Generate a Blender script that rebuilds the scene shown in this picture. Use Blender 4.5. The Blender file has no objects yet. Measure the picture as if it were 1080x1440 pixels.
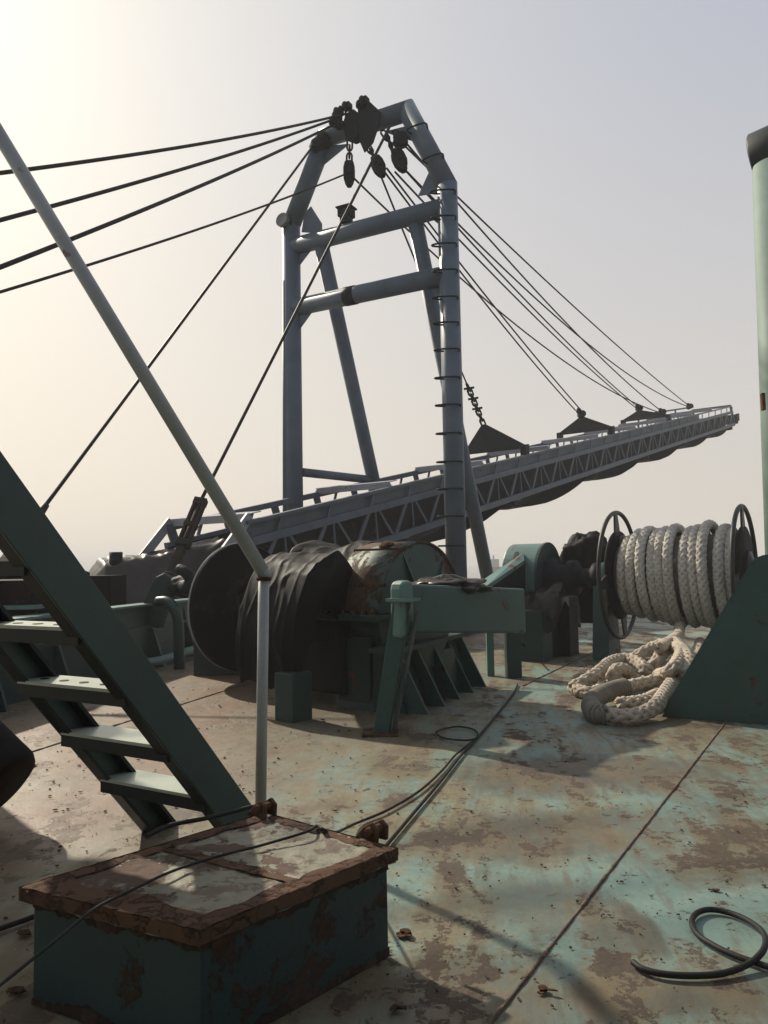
import bpy, math, random
from mathutils import Vector, noise
random.seed(7)
V = Vector
R = math.radians
S = 0.75                      # author units -> metres
# ------------------------------------------------------------ camera
F = 1100.0; PITCH = math.atan(75/1100); ROLL = 0.018; EYE = V((0, 0, 1.6))
scene = bpy.context.scene
fwd = V((0, math.cos(PITCH), math.sin(PITCH)))
up0 = V((0, -math.sin(PITCH), math.cos(PITCH))); r0 = V((1, 0, 0))
right = (r0*math.cos(ROLL) - up0*math.sin(ROLL)); up = (up0*math.cos(ROLL) + r0*math.sin(ROLL))
cd = bpy.data.cameras.new('camera'); cam = bpy.data.objects.new('camera', cd)
scene.collection.objects.link(cam); scene.camera = cam
from mathutils import Matrix
m = Matrix((right, up, -fwd)).transposed().to_4x4(); m.translation = EYE*S; cam.matrix_world = m
cd.sensor_fit = 'HORIZONTAL'; cd.sensor_width = 36; cd.lens = F/1080*36; cd.clip_start = .05; cd.clip_end = 6000
scene.render.resolution_x = 768; scene.render.resolution_y = 1024
# ------------------------------------------------------------ world
SUN_AZ, SUN_EL = R(-41), R(36)
sund = V((math.sin(SUN_AZ)*math.cos(SUN_EL), math.cos(SUN_AZ)*math.cos(SUN_EL), math.sin(SUN_EL)))
w = bpy.data.worlds.new('World'); scene.world = w; w.use_nodes = True
nt = w.node_tree; nt.nodes.clear()
def N(nt, t, **k):
    n = nt.nodes.new(t)
    for a, b in k.items():
        if a == 'ins':
            for i, v in b.items():
                if isinstance(v, bpy.types.NodeSocket): nt.links.new(v, n.inputs[i])
                else: n.inputs[i].default_value = v
        else: setattr(n, a, b)
    return n
def mathn(nt, op, a, b=0.0, c=None, clamp=False):
    n = N(nt, 'ShaderNodeMath', operation=op, use_clamp=clamp, ins={0: a, 1: b})
    if c is not None:
        if isinstance(c, bpy.types.NodeSocket): nt.links.new(c, n.inputs[2])
        else: n.inputs[2].default_value = c
    return n.outputs[0]
def mixc(nt, f, a, b, mode='MIX'):
    n = N(nt, 'ShaderNodeMix', data_type='RGBA', blend_type=mode)
    for i, v in ((0, f), (6, a), (7, b)):
        if isinstance(v, bpy.types.NodeSocket): nt.links.new(v, n.inputs[i])
        else: n.inputs[i].default_value = v if i == 0 else (*v[:3], 1)
    return n.outputs[2]
def mapr(nt, v, a, b, c=0.0, d=1.0, smooth=False):
    n = N(nt, 'ShaderNodeMapRange', ins={0: v, 1: a, 2: b, 3: c, 4: d})
    if smooth: n.interpolation_type = 'SMOOTHSTEP'
    return n.outputs[0]
tc = N(nt, 'ShaderNodeTexCoord')
dotn = N(nt, 'ShaderNodeVectorMath', operation='DOT_PRODUCT', ins={0: tc.outputs['Generated'], 1: sund})
dt = mathn(nt, 'MAXIMUM', dotn.outputs['Value'], 0.0)
sep = N(nt, 'ShaderNodeSeparateXYZ', ins={0: tc.outputs['Generated']})
el = mapr(nt, sep.outputs[2], 0.0, .55)
grad = mixc(nt, el, (.755, .695, .615), (.460, .488, .570))
el2 = mapr(nt, sep.outputs[2], .55, 1.0)
grad = mixc(nt, el2, grad, (.30, .34, .42))
wide = mathn(nt, 'POWER', dt, 4.0)
tight = mathn(nt, 'POWER', dt, 16.0)
g1 = mixc(nt, 1.0, grad, mixc(nt, wide, (0, 0, 0), (.41, .34, .20)), 'ADD')
g2 = mixc(nt, 1.0, g1, mixc(nt, tight, (0, 0, 0), (.18, .18, .13)), 'ADD')
g2 = mixc(nt, 1.0, g2, mixc(nt, mapr(nt, dotn.outputs['Value'], -.7, .55, 0, 1, True), (.72, .74, .78), (1, 1, 1)), 'MULTIPLY')
sky = N(nt, 'ShaderNodeTexSky', sky_type='NISHITA')
sky.sun_disc = False; sky.sun_elevation = SUN_EL; sky.sun_rotation = SUN_AZ
sky.dust_density = 6; sky.air_density = 1.5
skyc = mixc(nt, 1.0, sky.outputs[0], (.06, .06, .06), 'MULTIPLY')
skyf = mixc(nt, .10, g2, skyc)
skyn = mixc(nt, 1.0, skyf, (10, 10, 10), 'MULTIPLY')
bg = N(nt, 'ShaderNodeBackground', ins={0: skyn, 1: .1})
N(nt, 'ShaderNodeOutputWorld', ins={0: bg.outputs[0]})
# ------------------------------------------------------------ sun
sl = bpy.data.lights.new('sun', 'SUN'); sl.energy = 5.0; sl.angle = R(1.2); sl.color = (1, .9, .74)
so = bpy.data.objects.new('sun', sl); scene.collection.objects.link(so)
so.rotation_euler = sund.to_track_quat('Z', 'Y').to_euler()
scene.view_settings.view_transform = 'Standard'; scene.view_settings.look = 'None'
scene.view_settings.exposure = 0.12; scene.view_settings.gamma = 1
# ------------------------------------------------------------ unprojection helpers (author units)
def ray(px, py): return (right*((px-540)/F) + up*((720-py)/F) + fwd)
def G(px, py, z=0.0):
    d = ray(px, py); return EYE + d*((z-EYE.z)/d.z)
def A(px, py, Y):
    d = ray(px, py); return EYE + d*(Y/d.y)
def PL(px, py, p0, n):
    d = ray(px, py); return EYE + d*((p0-EYE).dot(n)/d.dot(n))
# ------------------------------------------------------------ mesh builder
def frames(pts, closed=False):
    n = len(pts); T = []
    for i in range(n):
        a = pts[(i-1) % n] if (closed or i > 0) else pts[0]
        b = pts[(i+1) % n] if (closed or i < n-1) else pts[-1]
        t = (b-a); T.append(t.normalized() if t.length > 1e-9 else V((0, 0, 1)))
    u = T[0].cross(V((0, 0, 1)))
    if u.length < .1: u = T[0].cross(V((0, 1, 0)))
    u.normalize(); out = []
    for t in T:
        u = (u - t*u.dot(t)); u.normalize(); out.append((t, u.copy(), t.cross(u)))
    return out
def catmull(pts, per=8, closed=False):
    out = []; n = len(pts)
    rng = range(n if closed else n-1)
    for i in rng:
        p1 = pts[i]; p2 = pts[(i+1) % n]
        p0 = pts[(i-1) % n] if (closed or i > 0) else p1*2-p2
        p3 = pts[(i+2) % n] if (closed or i < n-2) else p2*2-p1
        for k in range(per):
            t = k/per
            out.append(.5*((2*p1) + (p2-p0)*t + (2*p0-5*p1+4*p2-p3)*t*t + (3*p1-p0-3*p2+p3)*t**3))
    if not closed: out.append(pts[-1])
    return out
def resample(pts, ds):
    out = [pts[0]]; acc = 0; last = pts[0]
    for p in pts[1:]:
        while (p-last).length >= ds:
            last = last + (p-last).normalized()*ds; out.append(last)
    return out
class MB:
    def __init__(s): s.v = []; s.f = []; s.sm = []
    def add(s, vs, fs, smooth=False):
        o = len(s.v); s.v += [V(x) for x in vs]; s.f += [tuple(i+o for i in f) for f in fs]; s.sm += [smooth]*len(fs); return s
    def hexa(s, b, t):          # bottom 4, top 4
        return s.add(list(b)+list(t), [(3, 2, 1, 0), (4, 5, 6, 7), (0, 1, 5, 4), (1, 2, 6, 5), (2, 3, 7, 6), (3, 0, 4, 7)])
    def box(s, c, sx, sy, sz, ax=V((1, 0, 0)), ay=V((0, 1, 0)), az=V((0, 0, 1))):
        c = V(c); b = [c+ax*(x*sx/2)+ay*(y*sy/2)-az*(sz/2) for x, y in ((-1, -1), (1, -1), (1, 1), (-1, 1))]
        return s.hexa(b, [p+az*sz for p in b])
    def beam(s, p0, p1, wd, ht, side=None):
        p0 = V(p0); p1 = V(p1); t = (p1-p0).normalized()
        u = side.normalized() if side else t.cross(V((0, 0, 1)))
        if u.length < .05: u = V((1, 0, 0))
        u = (u-t*u.dot(t)).normalized(); q = t.cross(u)
        c = [u*(a*wd/2)+q*(b*ht/2) for a, b in ((-1, -1), (1, -1), (1, 1), (-1, 1))]
        return s.hexa([p0+x for x in c], [p1+x for x in c])
    def prism(s, poly, vec):
        n = len(poly); a = [V(p) for p in poly]; b = [p+vec for p in a]
        fs = [tuple(range(n-1, -1, -1)), tuple(range(n, 2*n))] + [(i, (i+1) % n, n+(i+1) % n, n+i) for i in range(n)]
        return s.add(a+b, fs)
    def sweep(s, pts, r, n=8, closed=False, caps=True, rf=None):
        fr = frames(pts, closed); o = []; L = len(pts)
        for i, p in enumerate(pts):
            rr = r if rf is None else rf(i/(L-1))
            for k in range(n):
                a = 2*math.pi*k/n; o.append(p + (fr[i][1]*math.cos(a)+fr[i][2]*math.sin(a))*rr)
        fs = []
        for i in range(L if closed else L-1):
            j = (i+1) % L
            for k in range(n): fs.append((i*n+k, i*n+(k+1) % n, j*n+(k+1) % n, j*n+k))
        s.add(o, fs, True)
        if caps and not closed:
            base = len(s.v)-len(o)
            s.f.append(tuple(base+k for k in range(n-1, -1, -1))); s.f.append(tuple(base+(L-1)*n+k for k in range(n))); s.sm += [False, False]
        return s
    def tube(s, p0, p1, r, r1=None, n=20):
        p0 = V(p0); p1 = V(p1); r1 = r if r1 is None else r1
        return s.sweep([p0, p1], r, n, rf=lambda t: r+(r1-r)*t)
    def lathe(s, c, ax, prof, n=40, smooth=True):       # prof: (along, radius)
        c = V(c); ax = ax.normalized(); u = ax.cross(V((0, 0, 1)))
        if u.length < .1: u = V((1, 0, 0))
        u.normalize(); q = ax.cross(u); o = []
        for a, r in prof:
            for k in range(n):
                th = 2*math.pi*k/n; o.append(c+ax*a+(u*math.cos(th)+q*math.sin(th))*max(r, 1e-4))
        fs = [(i*n+k, i*n+(k+1) % n, (i+1)*n+(k+1) % n, (i+1)*n+k) for i in range(len(prof)-1) for k in range(n)]
        return s.add(o, fs, smooth)
    def ring(s, c, ax, R_, r, n=48, m=8):
        ax = ax.normalized(); u = ax.cross(V((0, 0, 1))).normalized(); q = ax.cross(u)
        return s.sweep([V(c)+(u*math.cos(2*math.pi*k/n)+q*math.sin(2*math.pi*k/n))*R_ for k in range(n)], r, m, closed=True)
    def blob(s, c, rx, ry, rz, seed=0, amp=.15, fq=1.5, nu=44, nv=30):
        c = V(c); o = []
        for i in range(nv+1):
            ph = math.pi*i/nv
            for k in range(nu):
                th = 2*math.pi*k/nu; d = V((math.sin(ph)*math.cos(th), math.sin(ph)*math.sin(th), math.cos(ph)))
                g = 1+amp*noise.noise(d*fq+V((seed, seed*1.7, 0)))+amp*.45*(.5-abs(noise.noise(d*fq*2.3+V((seed+4, 0, 0)))))+amp*.2*noise.noise(d*fq*6); o.append(c+V((d.x*rx, d.y*ry, d.z*rz))*g)
        fs = [(i*nu+k, (i+1)*nu+k, (i+1)*nu+(k+1) % nu, i*nu+(k+1) % nu) for i in range(nv) for k in range(nu)]
        return s.add(o, fs, True)
    def build(s, name, mat, parent=None, bevel=0, subd=0, sharp=35):
        me = bpy.data.meshes.new(name)
        org = parent['_o'] if parent is not None else None
        if parent is None:
            xs = [p.x for p in s.v]; ys = [p.y for p in s.v]; zs = [p.z for p in s.v]
            o = V(((min(xs)+max(xs))/2, (min(ys)+max(ys))/2, min(zs)))*S
        else: o = V(org)
        me.from_pydata([p*S-o for p in s.v], [], s.f); me.validate(); me.update()
        ob = bpy.data.objects.new(name, me); scene.collection.objects.link(ob)
        if parent is not None: ob.parent = parent
        else: ob.location = o
        ob['_o'] = tuple(o)
        if len(me.polygons) == len(s.sm): me.polygons.foreach_set('use_smooth', s.sm)
        me.materials.append(mat)
        import bmesh
        b = bmesh.new(); b.from_mesh(me); bmesh.ops.recalc_face_normals(b, faces=b.faces); b.to_mesh(me); b.free()
        if bevel:
            md = ob.modifiers.new('bevel', 'BEVEL'); md.width = bevel*S; md.segments = 2; md.limit_method = 'ANGLE'; md.angle_limit = R(40)
        if subd:
            md = ob.modifiers.new('subd', 'SUBSURF'); md.levels = subd; md.render_levels = subd
        return ob
def tag(o, label=None, cat=None, group=None, kind=None):
    for k, v in (('label', label), ('category', cat), ('group', group), ('kind', kind)):
        if v: o[k] = v
    return o
def thing(name, loc, label, cat, group=None):
    o = bpy.data.objects.new(name, None); scene.collection.objects.link(o); o.location = V(loc)*S; o['_o'] = tuple(V(loc)*S)
    o.empty_display_size = .1
    return tag(o, label, cat, group)
# ------------------------------------------------------------ materials
def paint(name, base, rust=.3, rustc=(.10, .045, .022), alt=None, rough=.5, sc=1.0, streak=.5, bump=.25, metal=0.0, fine=0.12, rsc=3.0, spec=.35):
    m = bpy.data.materials.new(name); m.use_nodes = True; nt = m.node_tree; bs = nt.nodes['Principled BSDF']
    tc = N(nt, 'ShaderNodeTexCoord'); co = tc.outputs['Object']
    n1 = N(nt, 'ShaderNodeTexNoise', ins={'Vector': co, 'Scale': 2.2*sc, 'Detail': 8, 'Roughness': .6}).outputs[0]
    alt = alt or tuple(c*.72 for c in base)
    col = mixc(nt, mapr(nt, n1, .35, .68), base, alt)
    nf = N(nt, 'ShaderNodeTexNoise', ins={'Vector': co, 'Scale': 40*sc, 'Detail': 6, 'Roughness': .7}).outputs[0]
    col = mixc(nt, mapr(nt, nf, .3, .7, 0, fine*2), col, tuple(c*.5 for c in base))
    mp = N(nt, 'ShaderNodeMapping', ins={'Vector': co, 'Scale': (6*sc, 6*sc, .7*sc)}).outputs[0]
    ns = N(nt, 'ShaderNodeTexNoise', ins={'Vector': mp, 'Scale': 2, 'Detail': 9, 'Roughness': .65}).outputs[0]
    col = mixc(nt, mapr(nt, ns, .56, .72, 0, streak), col, tuple(a*.5+b*.5 for a, b in zip(rustc, base)))
    nr = N(nt, 'ShaderNodeTexNoise', ins={'Vector': co, 'Scale': rsc*sc, 'Detail': 14, 'Roughness': .68, 'Distortion': .3}).outputs[0]
    th = .70-.28*rust
    rf = mapr(nt, nr, th, th+.035)
    rn = N(nt, 'ShaderNodeTexNoise', ins={'Vector': co, 'Scale': 22*sc, 'Detail': 8, 'Roughness': .7}).outputs[0]
    rc = mixc(nt, mapr(nt, rn, .3, .7), tuple(c*.45 for c in rustc), tuple(min(1, c*1.7) for c in rustc))
    col = mixc(nt, rf, col, rc)
    nt.links.new(col, bs.inputs['Base Color'])
    nt.links.new(mapr(nt, rf, 0, 1, rough, .92), bs.inputs['Roughness'])
    bs.inputs['Metallic'].default_value = metal; bs.inputs['Specular IOR Level'].default_value = spec
    h = mathn(nt, 'ADD', mathn(nt, 'MULTIPLY', nf, .25), mathn(nt, 'MULTIPLY', rf, mathn(nt, 'ADD', rn, .2)))
    b = N(nt, 'ShaderNodeBump', ins={'Strength': bump, 'Distance': .01, 'Height': h})
    nt.links.new(b.outputs[0], bs.inputs['Normal'])
    return m
M = {}
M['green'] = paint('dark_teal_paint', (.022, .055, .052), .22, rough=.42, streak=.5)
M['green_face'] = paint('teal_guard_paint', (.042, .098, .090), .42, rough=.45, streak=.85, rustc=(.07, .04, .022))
M['green_lit'] = paint('sunlit_teal_paint', (.13, .235, .215), .35, rough=.45, streak=.6, rustc=(.13, .06, .025))  # lighter copy of the teal, sunlight put into the colour
M['stringer'] = paint('ladder_green_paint', (.030, .062, .060), .05, rough=.38, streak=.25, bump=.12)
M['tread_edge'] = paint('shaded_edge_paint', (.014, .022, .022), .1, rough=.5, spec=.2)  # near black, shade below treads and flanges put into the colour
M['tread'] = paint('sky_sheen_tread', (.46, .52, .43), .12, rough=.32, streak=.2, bump=.12)  # lightened, sky reflection on the tread tops put into the colour
M['blue'] = paint('grey_blue_paint', (.112, .152, .200), .12, rough=.5, streak=.3, rustc=(.05, .04, .04))
M['boom'] = paint('boom_blue_paint', (.105, .132, .168), .16, rough=.55, streak=.4, rustc=(.06, .045, .04), sc=1.4)
M['boom_light'] = paint('pale_lilac_paint', (.30, .31, .35), .25, rough=.5, streak=.5, rustc=(.22, .12, .10))
M['boom_dark'] = paint('boom_belt', (.018, .019, .021), .3, rough=.8, streak=.4, rustc=(.06, .045, .035), spec=.12)
M['black'] = paint('black_steel', (.013, .017, .024), .15, rough=.6, rustc=(.028, .024, .022), spec=.12)
M['wire'] = paint('greased_wire', (.035, .033, .032), .2, rough=.55, rustc=(.05, .035, .025), sc=3, spec=.12)
M['white_pipe'] = paint('pale_pipe_paint', (.36, .375, .385), .14, rough=.4, streak=.5, rustc=(.16, .09, .04), alt=(.29, .31, .31), sc=1.6)
M['pole'] = paint('pale_green_pole_paint', (.19, .265, .235), .08, spec=.2, rough=.6, streak=.35, rustc=(.2, .15, .08))
M['tarp'] = paint('black_tarpaulin', (.009, .0085, .008), .15, rough=.6, rustc=(.022, .017, .015), streak=.5, bump=.35, spec=.12)
M['tarp_brown'] = paint('brown_tarpaulin', (.038, .029, .024), .2, rough=.40, rustc=(.05, .035, .028), streak=.4, bump=.35)
M['disc'] = paint('rusted_drum_steel', (.014, .011, .010), .5, rough=.75, rustc=(.022, .014, .011), spec=.12)
M['rust'] = paint('heavy_rust', (.075, .036, .018), .85, rough=.9, rustc=(.088, .046, .027), alt=(.040, .023, .016), bump=.9, rsc=6, spec=.12)
M['darkrust'] = paint('dark_rusted_steel', (.045, .036, .030), .6, rough=.8, rustc=(.06, .040, .028), spec=.15)
M['hose'] = paint('black_rubber', (.020, .020, .020), .25, rough=.6, rustc=(.06, .05, .04), streak=.2, spec=.2)
M['redbrown'] = paint('red_brown_steel', (.022, .014, .013), .4, rough=.7, spec=.12)
M['lamp'] = paint('lamp_grey', (.20, .205, .2), .1, rough=.3)
M['wheel'] = paint('reel_rim_paint', (.022, .025, .024), .4, rough=.5, rustc=(.06, .04, .03))
M['lid_green'] = paint('box_side_paint', (.018, .047, .052), .5, rough=.5, streak=.9, rustc=(.040, .022, .013), bump=.8)

def rope_mat(name, a, b, sc=1):
    m = bpy.data.materials.new(name); m.use_nodes = True; nt = m.node_tree; bs = nt.nodes['Principled BSDF']
    co = N(nt, 'ShaderNodeTexCoord').outputs['Object']
    n1 = N(nt, 'ShaderNodeTexNoise', ins={'Vector': co, 'Scale': 4*sc, 'Detail': 8}).outputs[0]
    n2 = N(nt, 'ShaderNodeTexNoise', ins={'Vector': co, 'Scale': 90*sc, 'Detail': 4}).outputs[0]
    c = mixc(nt, mapr(nt, n1, .35, .65), a, b); c = mixc(nt, mapr(nt, n2, .35, .7, 0, .45), c, tuple(x*.45 for x in b))
    nt.links.new(c, bs.inputs['Base Color']); bs.inputs['Roughness'].default_value = .92
    bm_ = N(nt, 'ShaderNodeBump', ins={'Strength': .5, 'Distance': .006, 'Height': n2}); nt.links.new(bm_.outputs[0], bs.inputs['Normal'])
    return m
M['rope'] = rope_mat('mooring_rope_fibre', (.56, .53, .48), (.44, .41, .36))
M['rope2'] = rope_mat('weathered_rope_fibre', (.50, .43, .34), (.38, .33, .26))
M['twine'] = rope_mat('whipping_twine', (.26, .235, .195), (.18, .16, .13), 2)

def deck_material():
    m = bpy.data.materials.new('worn_deck_paint'); m.use_nodes = True; nt = m.node_tree; bs = nt.nodes['Principled BSDF']
    co = N(nt, 'ShaderNodeTexCoord').outputs['Object']
    rot = N(nt, 'ShaderNodeMapping', ins={'Vector': co, 'Rotation': (0, 0, R(7))}).outputs[0]
    def nz(vec, sc, det=8, ro=.6, dist=0.0): return N(nt, 'ShaderNodeTexNoise', ins={'Vector': vec, 'Scale': sc, 'Detail': det, 'Roughness': ro, 'Distortion': dist}).outputs[0]
    big = nz(co, .55, 6, .6, .4); mid = nz(co, 2.1, 10, .65, .3); fine = nz(co, 14, 10, .7); grit = nz(co, 70, 6, .7)
    sm = N(nt, 'ShaderNodeMapping', ins={'Vector': rot, 'Scale': (4.5, .75, 1)}).outputs[0]
    strk = nz(sm, 1.3, 10, .62, .2); strk2 = nz(sm, 3.6, 10, .65, .2)
    sepx = N(nt, 'ShaderNodeSeparateXYZ', ins={0: co})
    # position along the deck: pinkish primer to port, teal to starboard
    side = mathn(nt, 'ADD', mathn(nt, 'SUBTRACT', sepx.outputs[0], mathn(nt, 'MULTIPLY', sepx.outputs[1], .30)), mathn(nt, 'MULTIPLY', mathn(nt, 'SUBTRACT', big, .5), 2.6))
    sidef = mapr(nt, side, SIDE0-1.1, SIDE0+.9, 0, 1, True)
    teal = mixc(nt, mapr(nt, fine, .3, .7), (.132, .215, .190), (.180, .275, .238))
    cream = mixc(nt, mapr(nt, fine, .3, .7), (.200, .172, .090), (.270, .232, .122))
    pink = mixc(nt, mapr(nt, mid, .35, .65), (.175, .116, .066), (.140, .068, .034))
    sig = mathn(nt, 'ADD', mathn(nt, 'MULTIPLY', mid, .40), mathn(nt, 'ADD', mathn(nt, 'MULTIPLY', strk, .30), mathn(nt, 'MULTIPLY', big, .30)))
    # starboard plate (right of the long weld) keeps more of its turquoise paint
    sn = V((dd_s.y, -dd_s.x, 0)); off_ = (sA_s-V((cx, cy, -2.6))).dot(sn)*S
    sside = N(nt, 'ShaderNodeVectorMath', operation='DOT_PRODUCT', ins={0: co, 1: sn}).outputs['Value']
    sside = mapr(nt, mathn(nt, 'SUBTRACT', sside, off_), -.02, .02)
    sig2 = mathn(nt, 'ADD', sig, mapr(nt, sside, 0, 1, -.004, -.062))
    c = mixc(nt, mapr(nt, sig2, .455, .55, 0, .92, True), teal, cream)
    pk = mixc(nt, mapr(nt, big, .40, .6), pink, (.160, .136, .084))
    c = mixc(nt, sidef, pk, c)
    brown = mixc(nt, mapr(nt, fine, .3, .7), (.046, .033, .019), (.092, .066, .036))
    st = mathn(nt, 'ADD', mathn(nt, 'MULTIPLY', big, .50), mathn(nt, 'ADD', mathn(nt, 'MULTIPLY', strk, .30), mathn(nt, 'MULTIPLY', mid, .2)))
    stf = mathn(nt, 'MULTIPLY', mapr(nt, st, .475, .59, 0, .80, True), mapr(nt, sidef, 0, 1, .5, 1))
    c = mixc(nt, stf, c, brown)
    # broad rust washes
    for (px_, py_, rx_, ry_, am_) in STAINS:
        g_ = (G(px_, py_)-V((cx, cy, 0)))*S
        dv_ = N(nt, 'ShaderNodeVectorMath', operation='SUBTRACT', ins={0: co, 1: (g_.x, g_.y, 0)}).outputs[0]
        sc_ = N(nt, 'ShaderNodeVectorMath', operation='MULTIPLY', ins={0: dv_, 1: (1/rx_, 1/ry_, 0)}).outputs[0]
        ln_ = N(nt, 'ShaderNodeVectorMath', operation='LENGTH', ins={0: sc_}).outputs['Value']
        ln_ = mathn(nt, 'ADD', ln_, mathn(nt, 'MULTIPLY', mathn(nt, 'SUBTRACT', mathn(nt, 'ADD', mathn(nt, 'MULTIPLY', mid, .5), mathn(nt, 'MULTIPLY', strk2, .5)), .5), 3.2))
        c = mixc(nt, mapr(nt, ln_, 1.15, .5, 0, am_*.9, True), c, brown)
    # rust patches whose stain runs aft from each of them
    def patch(off):
        v_ = N(nt, 'ShaderNodeVectorMath', operation='ADD', ins={0: co, 1: off}).outputs[0]
        sv_ = N(nt, 'ShaderNodeMapping', ins={'Vector': v_, 'Scale': (1.25, .62, 1)}).outputs[0]; a_ = nz(sv_, 2.4, 7, .62, .35); b_ = nz(v_, 8.0, 12, .74, .2)
        return mathn(nt, 'ADD', mathn(nt, 'MULTIPLY', a_, .6), mathn(nt, 'MULTIPLY', b_, .4))
    for k_, o_ in enumerate(((.015, .06, 0), (.03, .13, 0), (.045, .21, 0))):
        c = mixc(nt, mathn(nt, 'MULTIPLY', mapr(nt, patch(o_), .515, .575, 0, .68-.15*k_), mapr(nt, sidef, 0, 1, .35, 1)), c, (.135, .103, .052))
    pz = mathn(nt, 'ADD', patch((0, 0, 0)), mathn(nt, 'ADD', mathn(nt, 'MULTIPLY', mathn(nt, 'SUBTRACT', fine, .5), .16), mathn(nt, 'MULTIPLY', mathn(nt, 'SUBTRACT', grit, .5), .10)))
    c = mixc(nt, mathn(nt, 'MULTIPLY', mapr(nt, pz, .505, .535, 0, .55), mapr(nt, sidef, 0, 1, .4, 1)), c, (.122, .096, .048))
    pf = mathn(nt, 'MULTIPLY', mapr(nt, pz, .542, .556), mapr(nt, sidef, 0, 1, .45, 1))
    rustc = mixc(nt, mapr(nt, grit, .3, .7), (.022, .014, .010), (.070, .042, .026))
    rustc = mixc(nt, mapr(nt, fine, .42, .6, 0, .6), rustc, (.075, .044, .026))
    rustc = mixc(nt, mapr(nt, pz, .56, .66, 0, .75), rustc, (.030, .021, .016))
    c = mixc(nt, mathn(nt, 'MULTIPLY', pf, .88), c, rustc)
    c = mixc(nt, mathn(nt, 'MULTIPLY', mapr(nt, strk2, .55, .66, 0, .5), mapr(nt, sidef, 0, 1, .3, 1)), c, (.11, .07, .045))
    p2 = mapr(nt, nz(co, 11, 12, .72), .61, .625)
    c = mixc(nt, p2, c, (.052, .032, .023))
    p3 = mapr(nt, nz(co, 30, 8, .7), .66, .68)
    c = mixc(nt, p3, c, (.05, .034, .026))
    chp = mapr(nt, nz(co, 19, 8, .7), .66, .68); c = mixc(nt, mathn(nt, 'MULTIPLY', chp, .6), c, (.30, .29, .24))
    c = mixc(nt, mapr(nt, grit, .35, .7, 0, .25), c, (.08, .07, .06))
    nt.links.new(c, bs.inputs['Base Color'])
    rg = mapr(nt, mathn(nt, 'ADD', pf, stf), 0, 1, .50, .85)
    rg = mathn(nt, 'ADD', rg, mapr(nt, fine, .3, .7, -.06, .08)); nt.links.new(rg, bs.inputs['Roughness'])
    h = mathn(nt, 'ADD', mathn(nt, 'MULTIPLY', grit, .16), mathn(nt, 'MULTIPLY', pf, mathn(nt, 'ADD', fine, -.15)))
    h = mathn(nt, 'ADD', h, mathn(nt, 'MULTIPLY', p2, .5)); h = mathn(nt, 'ADD', h, mathn(nt, 'MULTIPLY', mid, .6))
    h = mathn(nt, 'ADD', h, mathn(nt, 'MULTIPLY', fine, .25))
    b0 = N(nt, 'ShaderNodeBump', ins={'Strength': .35, 'Distance': .12, 'Height': nz(co, 1.1, 3, .5)})
    b = N(nt, 'ShaderNodeBump', ins={'Strength': .65, 'Distance': .012, 'Height': h, 'Normal': b0.outputs[0]}); nt.links.new(b.outputs[0], bs.inputs['Normal'])
    return m
# ------------------------------------------------------------ setting
e1 = V((.47, .88, 0)).normalized(); e2 = V((.88, -.47, 0)).normalized()
Fp = V((7.7, 23.5, 0))
dA = Fp+e2*10; dB = Fp-e2*17; dC = dB-e1*42; dD = dA-e1*42
mb = MB(); mb.prism([dA, dB, dC, dD], V((0, 0, -2.6)))
xs = [p.x for p in (dA, dB, dC, dD)]; ys = [p.y for p in (dA, dB, dC, dD)]
cx = (min(xs)+max(xs))/2; cy = (min(ys)+max(ys))/2
# pink/teal dividing line passes author point (-.5, 6)
SIDE0 = ((-.55-cx) - .30*(6.0-cy))*S
sA_s = G(690, 1440); dd_s = (G(1010, 1030)-sA_s).normalized()
STAINS = [(865, 1085, .80, .45, .85), (730, 1090, .55, .5, .65), (800, 1170, .75, .40, .6), (720, 1180, .35, .35, .6), (745, 1270, .30, .28, .6),
          (860, 1300, .12, .35, .5), (1005, 1210, .07, .25, .75), (1030, 1160, .10, .25, .7), (905, 1310, .06, .22, .7), (930, 1400, .40, .12, .7), (650, 1400, .4, .25, .6), (480, 1000, .9, 1.0, .5)]
M['deck'] = deck_material()
deck = mb.build('deck', M['deck']); tag(deck, kind='structure')
M['weld'] = paint('rusted_weld', (.12, .085, .060), .8, rough=.9, rustc=(.15, .10, .07), bump=.8, rsc=8)
def weld(p, q, r=.012, name='weld_seam'):
    L = (q-p).length; n = int(L/.05); pts = [p+(q-p)*(i/n)+V((0, 0, .002)) for i in range(n+1)]
    mbx = MB(); mbx.sweep(pts, r, 6, rf=lambda t: r*(1+.6*noise.noise(V((t*L*9, 1, p.x)))+.3*noise.noise(V((t*L*31, 4, p.x)))))
    return mbx.build(name, M['weld'], deck)
sA = G(690, 1440); sB = G(1010, 1030); dd = (sB-sA).normalized()
weld(sA-dd*1.5, sB+dd*9, .0078)
lA = G(13, 1068); lB = G(340, 964); weld(lA-(lB-lA)*.6, lB+(lB-lA)*.35, .010)
weld(G(735, 965), G(860, 905), .012)
weld(G(870, 893), G(960, 898), .012)
# sea
sea = bpy.data.materials.new('hazy_sea'); sea.use_nodes = True; nt2 = sea.node_tree; b2 = nt2.nodes['Principled BSDF']
b2.inputs['Base Color'].default_value = (.16, .17, .15, 1); b2.inputs['Roughness'].default_value = .22
co = N(nt2, 'ShaderNodeTexCoord').outputs['Object']
nn = N(nt2, 'ShaderNodeTexNoise', ins={'Vector': co, 'Scale': .6, 'Detail': 8, 'Roughness': .6}).outputs[0]
bb = N(nt2, 'ShaderNodeBump', ins={'Strength': .35, 'Distance': .3, 'Height': nn}); nt2.links.new(bb.outputs[0], b2.inputs['Normal'])
mb = MB(); mb.add([(-900, -900, -2.4), (900, -900, -2.4), (900, 1900, -2.4), (-900, 1900, -2.4)], [(0, 1, 2, 3)])
tag(mb.build('sea', sea), kind='structure')
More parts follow.
